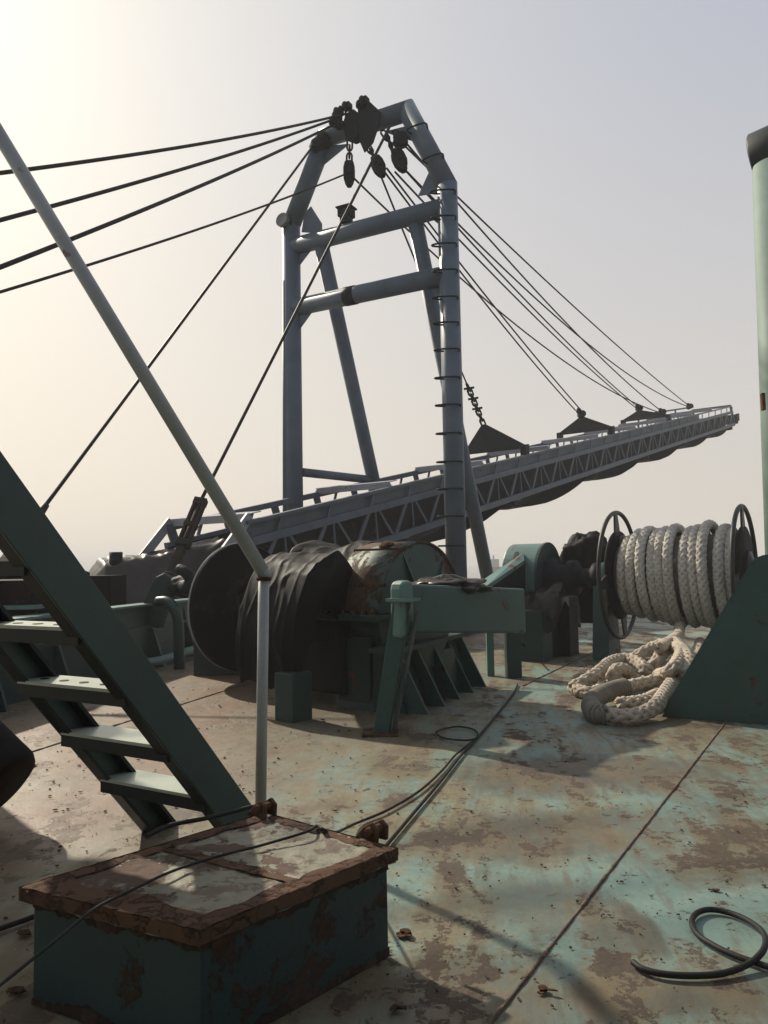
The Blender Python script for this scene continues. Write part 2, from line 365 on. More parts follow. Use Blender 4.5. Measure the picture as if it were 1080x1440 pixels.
# ------------------------------------------------------------ gantry
def PT(s, z, off=0.0): return V((-2.33+3.97*s, 20.2-2.2*s, z)) + V((.47, .88, 0))*off
zv_ = V((0, 0, 1)); pn = V((.47, .88, 0)); p00 = PT(0, 0)
def GP(px, py, off=0.0): return PL(px, py, p00+pn*off, pn)
gan = thing('gantry', PT(.5, 0), 'tall grey blue tubular steel gantry standing over the truss boom', 'gantry')
kL = GP(414, 316); kR = GP(634, 262); tL = GP(457, 194); tR = GP(573, 156)
def mitre(b, p0, p1, r, n0, n1, n=28):
    t = (p1-p0).normalized(); u = t.cross(pn).normalized(); q = t.cross(u); rg = []
    for p, nn in ((p0, n0), (p1, n1)):
        for k in range(n):
            a_ = 2*math.pi*k/n; x = p+(u*math.cos(a_)+q*math.sin(a_))*r; rg.append(x+t*((p-x).dot(nn)/t.dot(nn)))
    o = len(b.v); b.add(rg, [(k, (k+1) % n, n+(k+1) % n, n+k) for k in range(n)], True)
    b.f += [tuple(o+k for k in range(n-1, -1, -1)), tuple(o+n+k for k in range(n))]; b.sm += [False, False]
kL.x, kL.y = PT(0, 0).x, PT(0, 0).y; kR.x, kR.y = PT(1, 0).x, PT(1, 0).y
def bis(a, k, c): return ((k-a).normalized()+(c-k).normalized()).normalized()
nkL = bis(V((kL.x, kL.y, 0)), kL, tL); nkR = bis(V((kR.x, kR.y, 0)), kR, tR); ntL = bis(kL, tL, tR); ntR = bis(kR, tR, tL)
for k, (kn, base, nk) in enumerate(((kL, PT(0, 0), nkL), (kR, PT(1, 0), nkR))):
    b = MB(); mitre(b, base, kn, .24, zv_, nk)
    lg = b.build('leg', M['blue'], gan)
    b = MB(); b.box(base+V((0, 0, .04)), .9, .9, .08, e2, e1)
    for q in range(4):
        d = (e1 if q % 2 else e2)*(1 if q < 2 else -1); b.prism([base+d*.22+V((0, 0, .08)), base+d*.44+V((0, 0, .08)), base+d*.22+V((0, 0, .6))], d.cross(V((0, 0, 1)))*.03)
    b.build('foot_plate', M['blue'], lg)
for kn, tp, nk, ntp in ((kL, tL, nkL, ntL), (kR, tR, nkR, ntR)):
    b = MB(); mitre(b, kn, tp, .242, nk, ntp); b.build('upper_leg', M['blue'], gan)
b = MB(); mitre(b, tL, tR, .24, ntL, (-ntR)); b.build('top_beam', M['blue'], gan)
b = MB(); b.tube(PT(.02, 10.05), PT(.98, 10.05), .225, n=28); b.build('crossbeam', M['blue'], gan)
b = MB(); b.tube(PT(.02, 8.4), PT(.98, 8.4), .225, n=28); b.build('crossbeam', M['blue'], gan)
rearL = PT(.2, 10.0)+pn*.05; rearR = PT(.8, 10.0)+pn*.05
rl4 = A(525, 675, 22.3); rr4 = A(657, 672, 21.0)
for tp, lw in ((rearL, rl4), (rearR, rr4)):
    d = (lw-tp); bt = tp + d*(tp.z/(tp.z-lw.z)); b = MB(); b.tube(tp, bt, .19, n=24); b.build('rear_leg', M['blue'], gan)
b = MB(); b.tube(A(424, 664, 20.2), rl4, .115, n=18); b.build('brace', M['blue'], gan)
def gus(pts, off=0.0, name='gusset'):
    b = MB(); b.prism([GP(x, y, off) for x, y in pts], pn*.04); return b.build(name, M['blue'], gan)
gus([(424, 326), (428, 300), (437, 290), (452, 314), (452, 328)]); gus([(421, 372), (420, 345), (447, 338), (440, 347)])
gus([(450, 235), (462, 205), (490, 202)]); gus([(419, 465), (418, 430), (447, 426)])
gus([(588, 275), (604, 240), (625, 262), (620, 270)]); gus([(598, 300), (624, 292), (625, 322)])
gus([(540, 185), (580, 175), (581, 198), (566, 194)]); gus([(595, 400), (628, 388), (630, 425), (612, 415)])
for y in (262, 300, 340, 378, 417, 454, 492, 532, 571, 611, 651, 689, 727, 768):
    c = PT(1, 0); c.z = 1.6+(793.4-y)/1100*18.0
    b = MB(); b.sweep(catmull([c+V((.17, -.16, 0)), c+V((.12, -.34, 0)), c+V((-.22, -.34, 0)), c+V((-.40, -.26, 0)), c+V((-.38, -.18, 0)), c+V((-.18, -.14, 0))], 3), .022, 6)
    b.build('rung', M['black'], gan)
for t in (.3, .7):
    c = kR+(tR-kR)*t; b = MB(); b.sweep(catmull([c+V((.2, -.16, 0)), c+V((.12, -.34, .05)), c+V((-.3, -.34, -.1)), c+V((-.2, -.14, -.1))], 3), .022, 6); b.build('rung', M['black'], gan)
# clamp bands and dark stained couplings on the crossbeams
for s_, z_ in ((.40, 8.4), (.70, 12.35)):
    if z_ < 9: c = PT(s_, z_); ax = e2
    else: c = tL+(tR-tL)*.82; ax = (tR-tL).normalized()
    b = MB(); b.lathe(c, ax, [(-.16, .225), (-.15, .238), (.15, .238), (.16, .225)], 28); b.build('clamp_band', M['black'], gan)
# sheave head on the top beam
hd = thing('sheave_head', tL+(tR-tL)*.42, 'black sheave head clustered on the gantry top beam', 'sheave head')
tb = (tR-tL).normalized()
def HP(px, py, off): return GP(px, py, off)
for outl in ([(503, 176), (503, 150), (505, 143), (517, 140), (535, 157), (532, 176), (524, 200), (512, 214), (506, 200)], [(483, 178), (485, 160), (497, 153), (503, 158), (502, 190), (494, 200), (485, 196)]):
    for o in (-.36, .30):
        b = MB(); b.prism([HP(x, y, o) for x, y in outl], pn*.05); b.build('cheek_plate', M['black'], hd, bevel=.01)
for (x, y, r) in ((492, 170, .20), (507, 172, .22), (521, 170, .20), (498, 190, .15), (514, 194, .15)):
    b = MB(); c = HP(x, y, -.28); b.lathe(c, pn, [(0, .02), (0, r*.8), (-.0, r), (.05, r), (.08, r*.8), (.12, r), (.17, r), (.17, .02)], 28); b.build('sheave', M['black'], hd)
for (x, y) in ((476, 158), (470, 172), (478, 176), (488, 150), (508, 148), (512, 142), (474, 164)):
    b = MB(); c = HP(x, y, -.4); b.box(c, .22, .20, .16, e2, e1); b.lathe(c-pn*.16, pn, [(0, .0), (0, .07), (.3, .07), (.3, 0)], 10); b.build('shackle', M['black'], hd, bevel=.02)
b = MB(); b.sweep([HP(x, y, -.42) for x, y in ((474, 156), (478, 150), (486, 152), (486, 160), (478, 162), (474, 156))], .035, 6); b.build('shackle', M['black'], hd)
# rope anchor at left knuckle
an = thing('rope_anchor', HP(446, 200, -.3), 'black rope anchor bracket on the left knuckle of the gantry top', 'bracket')
b = MB(); b.prism([HP(x, y, -.34) for x, y in ((434, 206), (438, 196), (447, 190), (456, 184), (460, 190), (450, 204), (442, 212), (437, 212))], pn*.5); b.build('plate', M['black'], an, bevel=.015)
b = MB(); b.lathe(HP(450, 190, -.4), pn, [(0, .0), (0, .12), (.1, .12), (.1, 0)], 14); b.lathe(HP(440, 204, -.4), pn, [(0, .0), (0, .09), (.1, .09), (.1, 0)], 14); b.build('pin', M['black'], an)
# hanging blocks
def link(b, p, q, r=.022, wd=.06, side=V((1, 0, 0))):
    t = (q-p).normalized(); u = (side-t*side.dot(t)).normalized()
    pts = [p+u*wd-t*0, p+u*wd*.6-t*.06, p-u*wd*.6-t*.06, p-u*wd, q-u*wd, q-u*wd*.6+t*.06, q+u*wd*.6+t*.06, q+u*wd]
    b.sweep(pts, r, 6, closed=True)
blk_labels = ['black pulley block hanging straight down under the left side of the sheave head',
              'black pulley block tilted under the middle of the sheave head',
              'black pulley block tilted under the right side of the sheave head',
              'short black pulley block tucked under the right end of the top beam']
for i, (top, mid, bot, wd) in enumerate((((492, 198), (491, 229), (491, 262), .145), ((516, 203), (527, 223), (539, 247), .155), ((539, 186), (556, 213), (569, 240), .165), ((556, 186), (560, 190), (568, 205), .18))):
    o = -.15; a, c, d = GP(*top, o), GP(*mid, o), GP(*bot, o)
    t = thing('pulley_block', a, blk_labels[i], 'pulley block', 'pulley blocks hanging from the gantry top')
    b = MB(); n_ = max(1, int((c-a).length/.17))
    for k in range(n_): link(b, a+(c-a)*(k/n_), a+(c-a)*((k+1)/n_), .026, .065, V((1, 0, 0)) if k % 2 == 0 else V((0, 1, 0)))
    b.build('shackle', M['black'], t)
    ax = (d-c); L = ax.length; u = ax.normalized(); sx = V((1, 0, 0)); sx = (sx-u*sx.dot(u)).normalized(); nrm = u.cross(sx)
    pr = [(-.05, .35), (.0, .75), (.25, 1.0), (.6, 1.0), (.85, .7), (1.0, .3)]
    poly = [c+ax*t_+sx*wd*w_ for t_, w_ in pr]+[c+ax*t_-sx*wd*w_ for t_, w_ in reversed(pr)]
    for k, off in enumerate((-.10, .06)):
        b = MB(); b.prism([p+nrm*off for p in poly], nrm*.04); b.build('cheek', M['black'], t, bevel=.01)
    b = MB(); b.lathe(c+ax*.5-nrm*.05, nrm, [(0, 0), (0, wd*.9), (.04, wd*.7), (.06, wd*.7), (.1, wd*.9), (.1, 0)], 24); b.build('sheave', M['black'], t)
    b = MB(); b.tube(c+ax*.5-nrm*.14, c+ax*.5+nrm*.14, .04, n=10); b.build('pin', M['black'], t)
# floodlight + conduit
fl = thing('floodlight', GP(398, 322, -.3), 'small pale grey floodlight on top of the left gantry leg', 'floodlight')
c = GP(398, 310, -.3); b = MB(); b.lathe(c, V((-.5, -.85, .1)), [(-.14, .0), (-.14, .08), (-.05, .18), (.06, .19), (.08, .17), (.06, .15), (.06, 0)], 26); b.build('lamp_head', M['lamp'], fl)
b = MB(); b.sweep([c+V((.2, 0, -.02)), c+V((.21, .05, -.2)), c+V((.12, .05, -.25)), c+V((.1, .05, -.5))], .03, 8); b.build('bracket', M['black'], fl)
cp = thing('conduit_pipe', GP(398, 760, -.2), 'thin vertical conduit pipe beside the left gantry leg', 'pipe')
b = MB(); b.tube(GP(400, 395, -.2), V((GP(399, 760, -.2).x, GP(399, 760, -.2).y, 0)), .05, n=10); b.tube(GP(402, 325, -.2), GP(400, 395, -.2), .025, n=8); b.build('pipe', M['blue'], cp)
for y in (400, 548, 650):
    b = MB(); p = GP(400, y, -.2); b.box(p+V((.1, 0, 0)), .26, .08, .05); b.build('clamp', M['black'], cp)
jb = thing('junction_box', PT(.37, 10.3), 'small dark junction box on the upper gantry crossbeam', 'junction box')
b = MB(); b.box(GP(487, 300, -.1), .34, .34, .22, e2, e1); b.build('housing', M['black'], jb, bevel=.02)
b = MB(); b.box(GP(487, 293, -.1), .42, .40, .04, e2, e1); b.build('lid', M['black'], jb, bevel=.01)
b = MB(); b.box(GP(487, 309, -.1), .24, .26, .2, e2, e1); b.build('saddle', M['black'], jb, bevel=.01)
# ------------------------------------------------------------ boom
O = V((0, 19.2, 3.49)); dv = V((.722, 1, .257)); nv = V((-.81, .585, 0)).normalized(); zv = V((0, 0, 1)); du = dv.normalized()
def BP(Y, w_=0, h=0): return O+dv*(Y-19.2)+nv*w_+zv*h
W = 2.4; Y0, Y1 = 15.4, 51.6
boom = thing('conveyor_boom', BP(13, 1.2, -1.4), 'long grey blue lattice conveyor boom rising through the gantry to the right', 'conveyor boom')
for wi in (0, W):
    sgn = 1 if wi == 0 else -1
    b = MB(); b.beam(BP(Y0, wi, -.03), BP(Y1-.6, wi, -.03), .16, .07 if wi == 0 else .14, nv); b.build('top_chord', M['boom'], boom)
    b = MB(); b.beam(BP(Y0, wi, -.43), BP(Y1-.2, wi, -.43), .12, .17, nv); b.build('middle_chord', M['boom'], boom)
    b = MB(); b.beam(BP(Y0, wi, -1.29), BP(Y1+.1, wi, -1.29), .12, .17, nv); b.build('bottom_chord', M['boom'], boom)
    if wi == 0:
        b = MB(); b.beam(BP(Y0, .07, -.21), BP(44.5, .07, -.21), .02, .30, nv); b.build('web_plate', M['boom'], boom)
    n_ = int((Y1-Y0)/1.3)
    lat = MB()
    for i in range(n_+1):
        y = Y0+.3+i*1.3
        if y > Y1-.5: break
        lat.beam(BP(y, wi, -1.22), BP(y+.40, wi, -.48), .04, .10, nv)
        lat.beam(BP(y-.05, wi+.04*sgn, -1.22), BP(y-.55, wi+.04*sgn, -.48), .03, .07, nv)
        lat.beam(BP(y+.72, wi+.05*sgn, -1.22), BP(y+.66, wi+.05*sgn, -.48), .03, .05, nv)
        up_ = MB(); up_.beam(BP(y+.42, wi-.03*sgn, -.40), BP(y+.52, wi-.03*sgn, -.08), .03, .08, nv); up_.build('upper_strut', M['boom'], boom)
        if wi:
            up_ = MB(); up_.beam(BP(y-.1, wi, -.40), BP(y-.2, wi, -.08), .05, .22, nv); up_.build('upper_strut', M['boom'], boom)
    lat.build('lattice_bracing', M['boom'], boom)
b = MB()
prof = [(.22, -.44), (.24, -.60), (.42, -.95), (.75, -1.12), (W-.75, -1.12), (W-.42, -.95), (W-.24, -.60), (W-.22, -.44)]
for i in range(len(prof)-1):
    (w0, h0), (w1, h1) = prof[i], prof[i+1]
    b.prism([BP(Y0, w0, h0), BP(Y0, w1, h1), BP(Y0, w1, h1-.03), BP(Y0, w0, h0-.03)], dv*(Y1-.6-Y0))
b.build('belt_trough', M['boom_dark'], boom)
for w_ in (.16, W-.16):
    b = MB(); b.beam(BP(Y0, w_, -.84), BP(Y1-1.5, w_, -.84), .02, .80, nv); b.build('dark_backing', M['boom_dark'], boom)  # dark sheet added behind the lattice to darken the boom's inside
cps = [15.5+3.9*i for i in range(9)]
for i, y in enumerate(cps):
    if y > 49: continue
    b = MB(); b.prism([BP(y, -.08, -.02), BP(y, W+.08, -.02), BP(y, W-.02, .12), BP(y, .02, .12)], du*.05)
    b.prism([BP(y, -.02, .12), BP(y, W+.02, .12), BP(y+.25, W+.02, .12), BP(y+.25, -.02, .12)], zv*.02)
    b.build('cross_plate', M['boom_light'], boom)
brk = [15.4, 19.9, 25.1, 30.9, 36.4, 41.8, 46.9, 51.0]
for i in range(len(brk)-1):
    ya, yb = brk[i], brk[i+1]; b = MB(); rows = 14; sag = .42*(yb-ya)/5.4; vs = []
    for k in range(rows+1):
        t = k/rows; y = ya+(yb-ya)*t; h = -1.40-sag*(1-(2*(t-.42)/1.05)**2 if abs(t-.42) < .52 else 0)
        for q in range(7):
            u = q/6; vs.append(BP(y, .12+(W-.24)*u, h-.06*math.sin(math.pi*u)+.03*noise.noise(V((y*1.3, u*4, i)))))
    fs = [(k*7+q, k*7+q+1, (k+1)*7+q+1, (k+1)*7+q) for k in range(rows) for q in range(6)]
    b.add(vs, fs, True); b.add([p-zv*.02 for p in vs], fs, True); b.build('return_belt', M['boom_dark'], boom)
    b = MB(); b.beam(BP(yb-.1, -.06, -1.46), BP(yb-.1, W+.06, -1.46), .3, .16); b.tube(BP(yb-.3, -.02, -1.5), BP(yb-.3, W+.02, -1.5), .07, n=12); b.build('return_roller', M['boom_dark'], boom)
# boom head
b = MB(); b.beam(BP(Y1-.6, 0, -.03), BP(Y1+.2, 0, -1.29), .12, .14, nv); b.beam(BP(Y1-.6, W, -.03), BP(Y1+.2, W, -1.29), .12, .14, nv)
b.beam(BP(Y1-.6, -.05, .02), BP(Y1-.6, W+.05, .02), .14, .12); b.build('head_frame', M['boom'], boom)
b = MB(); b.tube(BP(Y1+.35, -.15, -.95), BP(Y1+.35, W+.15, -.95), .32, n=24); b.build('head_roller', M['black'], boom)
b = MB(); b.box(BP(Y1+.5, -.12, -.85), .7, .14, .5, du, nv); b.build('bearing_block', M['black'], boom, bevel=.03)
# raised top rail near the head
b = MB(); b.beam(BP(41.5, W, .42), BP(Y1-.5, W, .25), .1, .1, nv)
for y in (41.6, 43.6, 45.6, 47.6): b.beam(BP(y, W, 0), BP(y, W, .35), .08, .08, nv)
b.build('top_rail', M['boom'], boom)
# end arch with slanting struts at the lower end
b = MB(); y = 15.5
b.beam(BP(y, W, .10), BP(y-.9, W, -.85), .06, .20, nv); b.build('end_brace', M['boom_light'], boom); b = MB(); b.beam(BP(y, 0, .08), BP(y-.9, 0, -.85), .06, .20, nv)
b.build('end_brace', M['boom_light'], boom)
# ------------------------------------------------------------ spreader plates and wire ropes
AP = {}
sp_l = ['largest black triangular spreader plate, just right of the gantry leg', 'middle black triangular spreader plate on the boom', 'smallest and farthest black triangular spreader plate near the boom tip']
for i, (y, apx, apy) in enumerate(((25.8, 680, 597), (32.6, 818, 586), (39.4, 899, 577))):
    t = thing('spreader_plate', BP(y, 1.2, 0), sp_l[i], 'spreader plate', 'triangular spreader plates on the boom')
    cn = BP(y, .05, .22); cf = BP(y, W-.05, .22); nrm = (cf-cn).cross(zv).normalized(); ap = PL(apx, apy, cn, nrm)
    b = MB(); b.prism([cn, cf, cf+zv*.12, ap-(cf-cn).normalized()*-.08, ap-(cf-cn).normalized()*.08, cn+zv*.12], nrm*.06); b.build('plate', M['black'], t)
    b = MB(); b.box(cn+V((0, 0, -.08)), .34, .2, .4, du, nv); b.build('lug', M['black'], t, bevel=.03); b = MB(); b.box(cf+V((0, 0, -.08)), .34, .2, .4, du, nv); b.build('lug', M['black'], t, bevel=.03)
    AP[i] = ap
def wire(a_, b_, r, sag, label, name='wire_rope', grp=None, n=28):
    pts = [a_+(b_-a_)*(k/n)-zv*(sag*4*(k/n)*(1-k/n)) for k in range(n+1)]
    b = MB(); b.sweep(pts, r, 7); o = b.build(name, M['wire']); return tag(o, label, 'wire rope', grp)
g2_ = 'wire ropes from the gantry top to the boom'
def clevis(p, q, label):
    t = thing('rope_socket', p, label, 'rope socket', 'rope sockets above the boom'); d = (q-p).normalized()
    s_ = d.cross(V((0, 1, 0))).normalized()
    b = MB(); b.beam(p-d*.1, p+d*.55, .22, .16, s_); b.build('socket', M['black'], t, bevel=.04)
    b = MB(); b.lathe(p-V((0, .2, 0)), V((0, 1, 0)), [(0, 0), (0, .15), (.4, .15), (.4, 0)], 14); b.build('pin', M['black'], t)
    return p+d*.5
B1 = GP(494, 247, -.15); B2 = GP(541, 242, -.15); B3 = GP(567, 236, -.15); B4 = GP(567, 203, -.15)
q2 = clevis(AP[1]+zv*.1, B2, 'dark rope socket above the middle spreader plate'); q3 = clevis(AP[2]+zv*.1, B3, 'dark rope socket above the farthest spreader plate')
l1 = BP(40.2, .6, .45); l2 = BP(45.3, .8, .45)
q4 = clevis(l1, B3, 'dark rope socket just right of the farthest spreader plate'); q5 = clevis(l2, B4, 'dark rope socket nearest the tip of the boom')
for p in (l1, l2):
    pass
wire(B4, q5, .026, .25, 'uppermost wire rope from gantry top to the boom tip', grp=g2_)
wire(B3, q5+V((.1, .1, -.1)), .026, .9, 'second wire rope down, ending beside the uppermost one at the boom tip', grp=g2_)
wire(B4+V((.1, 0, 0)), q4, .026, .45, 'upper wire rope ending at the socket right of the farthest spreader plate', grp=g2_)
wire(B1, q4+V((0, .1, -.1)), .026, .9, 'slack wire rope from the left pulley block crossing the others towards the boom', grp=g2_)
wire(B3, q3, .026, .3, 'upper of two wire ropes ending at the farthest spreader plate', grp=g2_)
wire(B3-V((.2, 0, .1)), q3+V((-.05, 0, -.1)), .026, .3, 'lower of two wire ropes ending at the farthest spreader plate', grp=g2_)
wire(B2+V((.05, 0, .1)), q2+V((.12, 0, 0)), .026, .15, 'upper of two wire ropes ending at the middle spreader plate', grp=g2_)
wire(B2, q2-V((.12, 0, 0)), .026, .2, 'lower of two wire ropes ending at the middle spreader plate', grp=g2_)
c0 = A(657, 541, 25.2); wire(GP(535, 246, -.15), c0, .026, .05, 'steep wire rope ending in the chain above the largest spreader plate', grp=g2_)
ch = MB(); nlk = 8; c1 = AP[0]
cpts = [c0+(c1-c0)*(k/nlk) for k in range(nlk+1)]
for k in range(nlk): link(ch, cpts[k]+(cpts[k+1]-cpts[k])*.1, cpts[k+1]-(cpts[k+1]-cpts[k])*.1, .035, .07, V((1, 0, 0)) if k % 2 else V((0, 1, 0)))
for k in (1, 3, 5): ch.beam(cpts[k]-V((.18, 0, -.03)), cpts[k]+V((.16, 0, .08)), .08, .06)
tag(ch.build('chain', M['black']), 'short dark chain above the largest spreader plate', 'chain')
g3_ = 'wire ropes running from the gantry top off to the left'
wire(GP(478, 162, -.45), A(-120, 258, 9), .030, .12, 'uppermost of four wire ropes running off left from the gantry top', grp=g3_)
wire(GP(474, 166, -.45), A(-120, 341, 8.6), .030, .1, 'second from top of four wire ropes running off left from the gantry top', grp=g3_)
wire(GP(472, 174, -.45), A(-120, 422, 8.2), .032, .1, 'third from top of four wire ropes running off left from the gantry top', grp=g3_)
wire(GP(490, 243, -.15), A(-120, 446, 9), .022, .12, 'lowest of four ropes running off left, coming from the left pulley block', grp=g3_)
# stays
st_top = GP(438, 208, -.4); st_b = A(52, 727, 11.2)
sd = (st_b-st_top).normalized()
wire(st_top, st_b, .030, .0, 'straight stay rope from gantry top left down to the green ladder', 'stay_rope')
t = thing('stay_socket', st_b, 'small grey rope socket at the foot of the left stay, beside the ladder stringer', 'rope socket')
b = MB(); b.tube(st_b-sd*.25, st_b+sd*.15, .05, .085, n=14); b.build('socket', M['wire'], t)
b = MB(); b.beam(st_b+sd*.1, st_b+sd*2.2, .12, .08); b.build('rod', M['wire'], t)
s2t = GP(548, 178, -.3); s2b = A(283, 703, 14.2); tb0 = s2b; tb1 = A(237, 815, 13.4)
wire(s2t, s2b, .034, 0, 'straight stay rope crossing in front of the gantry down to the rigging screw', 'stay_rope')
t = thing('rigging_screw', tb1, 'rusty rigging screw at the foot of the stay, behind the pale pipe', 'rigging screw')
dd_ = (tb1-tb0); L = dd_.length; du_ = dd_.normalized(); sx = V((1, 0, 0)); sx = (sx-du_*sx.dot(du_)).normalized()
b = MB()
for o in (-.085, .085): b.beam(tb0+sx*o, tb0+du_*L*.55+sx*o, .05, .14, sx)
b.beam(tb0-du_*.02, tb0+du_*.12, .24, .14, sx); b.beam(tb0+du_*(L*.30), tb0+du_*(L*.36), .24, .16, sx); b.beam(tb0+du_*(L*.52), tb0+du_*(L*.6), .26, .18, sx)
b.build('screw_body', M['darkrust'], t, bevel=.015)
b = MB(); b.tube(tb0+du_*.1, tb1, .045, n=10); b.build('threaded_rod', M['darkrust'], t)
b = MB(); b.beam(tb0+du_*L*.6, tb0+du_*L*1.0, .17, .12, sx); b.lathe(tb1-V((0, .1, 0)), V((0, 1, 0)), [(0, 0), (0, .14), (.2, .14), (.2, 0)], 16); b.build('fork_end', M['darkrust'], t, bevel=.02)
# ------------------------------------------------------------ left side: coaming wall etc.
wd_ = V((.17, .98, 0)).normalized(); wp = V((-4.23, 11.5, 0))
wl0 = wp-wd_*3.4; wl1 = wp+wd_*4.2
t = thing('coaming_wall', wp, 'low dark teal steel wall along the left of the deck', 'steel wall')
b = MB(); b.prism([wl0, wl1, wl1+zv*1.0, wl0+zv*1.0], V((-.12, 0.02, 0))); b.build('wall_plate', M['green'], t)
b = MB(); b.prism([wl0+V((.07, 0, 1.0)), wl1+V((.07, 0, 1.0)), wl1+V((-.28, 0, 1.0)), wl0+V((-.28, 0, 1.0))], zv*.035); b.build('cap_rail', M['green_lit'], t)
b = MB(); b.prism([wl0+V((.05, 0, .62)), wl1+V((.05, 0, .62)), wl1+V((0, 0, .62)), wl0+V((0, 0, .62))], zv*.05); b.build('belt_rail', M['green'], t)
for k in range(5):
    p = wl0+wd_*(1.0+1.35*k); b = MB(); b.prism([p, p+V((.28, -.05, 0)), p+V((.06, 0, .62)), p+V((0, 0, .95))], wd_*.05); b.build('stiffener', M['green'], t)
fb = thing('stay_bracket', wp+wd_*2.1, 'dark green rounded bracket plate on the wall below the rigging screw', 'bracket')
c = A(226, 840, 13.1); b = MB(); b.prism([A(x, y, 13.1) for x, y in ((198, 880), (202, 845), (217, 812), (230, 806), (240, 814), (240, 838), (228, 870), (224, 884))], V((.05, .12, 0))); b.build('plate', M['green'], fb, bevel=.02)
gp = thing('vent_pipe', A(250, 930, 12.9), 'dark gooseneck pipe bending out of the wall top next to the stay bracket', 'pipe')
b = MB(); b.sweep(catmull([A(222, 846, 12.9), A(236, 846, 12.8), A(246, 858, 12.7), A(251, 880, 12.7), V((A(252, 900, 12.7).x, 12.7, 0))], 6), .085, 16); b.build('pipe_bend', M['green'], gp)
pp = thing('deck_pipe', wp+V((.4, 0, 0)), 'long teal pipe running along the foot of the left wall', 'pipe')
b = MB(); b.sweep(catmull([A(-40, 925, 9.6), A(22, 910, 10.3), A(45, 903, 11), A(195, 932, 12.6), A(272, 914, 14)], 6), .075, 14); b.build('pipe', M['green_lit'], pp)
# machinery housing at far left
t = thing('machine_housing', V((-6.4, 11.4, 0)), 'dark red brown machine housing behind the ladder at far left', 'machine housing')
b = MB(); b.box((-6.6, 11.5, .75), 3.8, 1.9, 1.5); b.build('casing', M['redbrown'], t, bevel=.05)
b = MB(); b.box((-6.6, 11.35, 1.13), 3.95, 2.0, .05); b.build('ledge', M['green_lit'], t)
b = MB(); b.lathe(V((-4.72, 11.9, 1.45)), V((1, -.3, 0)), [(-.6, 0), (-.6, .16), (-.2, .16), (-.15, .14), (-.15, 0)], 24); b.build('motor', M['black'], t)
b = MB(); b.blob((-5.25, 12.6, 1.40), .38, .5, .34, 3, .3, 1.6); b.box((-5.5, 14.0, .76), 1.5, .8, 1.5); b.blob((-5.9, 11.9, 1.55), 1.4, .8, .26, 8, .25, 1.5); b.build('cover', M['tarp'], t)
# brown tarpaulin over machine
def drape(name, mat, P0, P1, side, prof, nL=80, nP=70, amp=.08, fq=1.6, seed=0, parent=None, foldk=.30):
    """lofted cloth: prof(u)->list of (side, z) control points for u in 0..1"""
    b = MB(); vs = []
    for i in range(nL+1):
        u = i/nL; c = P0+(P1-P0)*u; cp_ = [V((x, 0, z)) for x, z in prof(u)]; cur = catmull(cp_, 12)
        for k in range(nP+1):
            q = cur[min(len(cur)-1, int(k/nP*(len(cur)-1)))]
            p = c+side*q.x+zv*q.z
            nn_ = noise.noise(V((p.x*fq, p.y*fq, p.z*fq*.6+seed)))+.5*noise.noise(V((p.x*fq*2.3, p.y*fq*2.3, p.z*fq*.9+seed+5)))
            rid = 1-abs(noise.noise(V((p.x*fq*1.3+9, p.y*fq*1.3, p.z*fq*.45+seed))))*2
            d = V((q.x, 0, q.z-.9)); dirv = (side*d.x+zv*d.z); dirv = dirv.normalized() if dirv.length > .01 else zv
            w1 = p.dot(side)*.3+noise.noise(V((p.x*.8, p.y*.8, p.z*.5+seed)))*1.2
            fold = (1-abs(math.sin((u*7+w1*1.6+seed)*1.9)))**3
            rid2 = max(0, 1-abs(noise.noise(V((p.x*fq*2.6+3, p.y*fq*2.6, p.z*fq*1.1+seed))))*5)
            vs.append(p+dirv*(amp*nn_+amp*.8*max(0, rid-.55)+amp*foldk*fold+amp*.22*rid2))
    fs = [(i*(nP+1)+k, i*(nP+1)+k+1, (i+1)*(nP+1)+k+1, (i+1)*(nP+1)+k) for i in range(nL) for k in range(nP)]
    b.add(vs, fs, True)
    for i in (0, nL):
        ring = list(range(i*(nP+1), (i+1)*(nP+1))); cc = len(b.v); b.v.append(sum((b.v[j] for j in ring), V((0, 0, 0)))/len(ring))
        for k in range(nP): b.f.append((ring[k], ring[k+1], cc)); b.sm.append(True)
    return b.build(name, mat, parent)
t = thing('covered_machine', A(220, 850, 14), 'machine under a creased brown tarpaulin at the foot of the boom', 'covered machine')
tp0 = A(122, 830, 15.6); tp0.z = 0; tp1 = A(310, 830, 17.0); tp1.z = 0
sd2 = (tp1-tp0).cross(zv).normalized()*-1
def pf(u):
    top = 1.72+.42*u
    if u < .10: top = 1.15+.57*(u/.10)**.6
    return [(-1.0, .7), (-.85, 1.05), (-.42, top-.12), (0, top), (.5, top), (.9, top-.4), (1.0, .6)]
drape('tarpaulin', M['tarp_brown'], tp0, tp1, sd2, pf, amp=.10, fq=1.1, seed=3, parent=t)
b = MB(); p = A(163, 792, 15.6); b.tube(p-zv*.1, p+zv*.22, .13, n=14); b.build('exhaust_stub', M['black'], t)
b = MB(); b.blob(A(262, 824, 13.2), .30, .26, .18, 4, .2, 1.5); b.lathe(A(268, 826, 12.9), V((.7, -.7, 0)), [(-.2, 0), (-.2, .13), (.1, .13), (.1, .06), (.2, .06), (.2, 0)], 16); b.build('gearbox', M['black'], t)
b = MB(); b.sweep(catmull([A(252, 800, 13), A(262, 806, 12.9), A(268, 818, 12.9), A(266, 832, 12.9)], 5), .09, 12); b.build('elbow_pipe', M['black'], t)
b = MB()
for k in range(6): b.box(tp0+(tp1-tp0)*(.1+.16*k)+zv*.4, .18, 1.2, .8)
b.build('frame', M['green'], t)
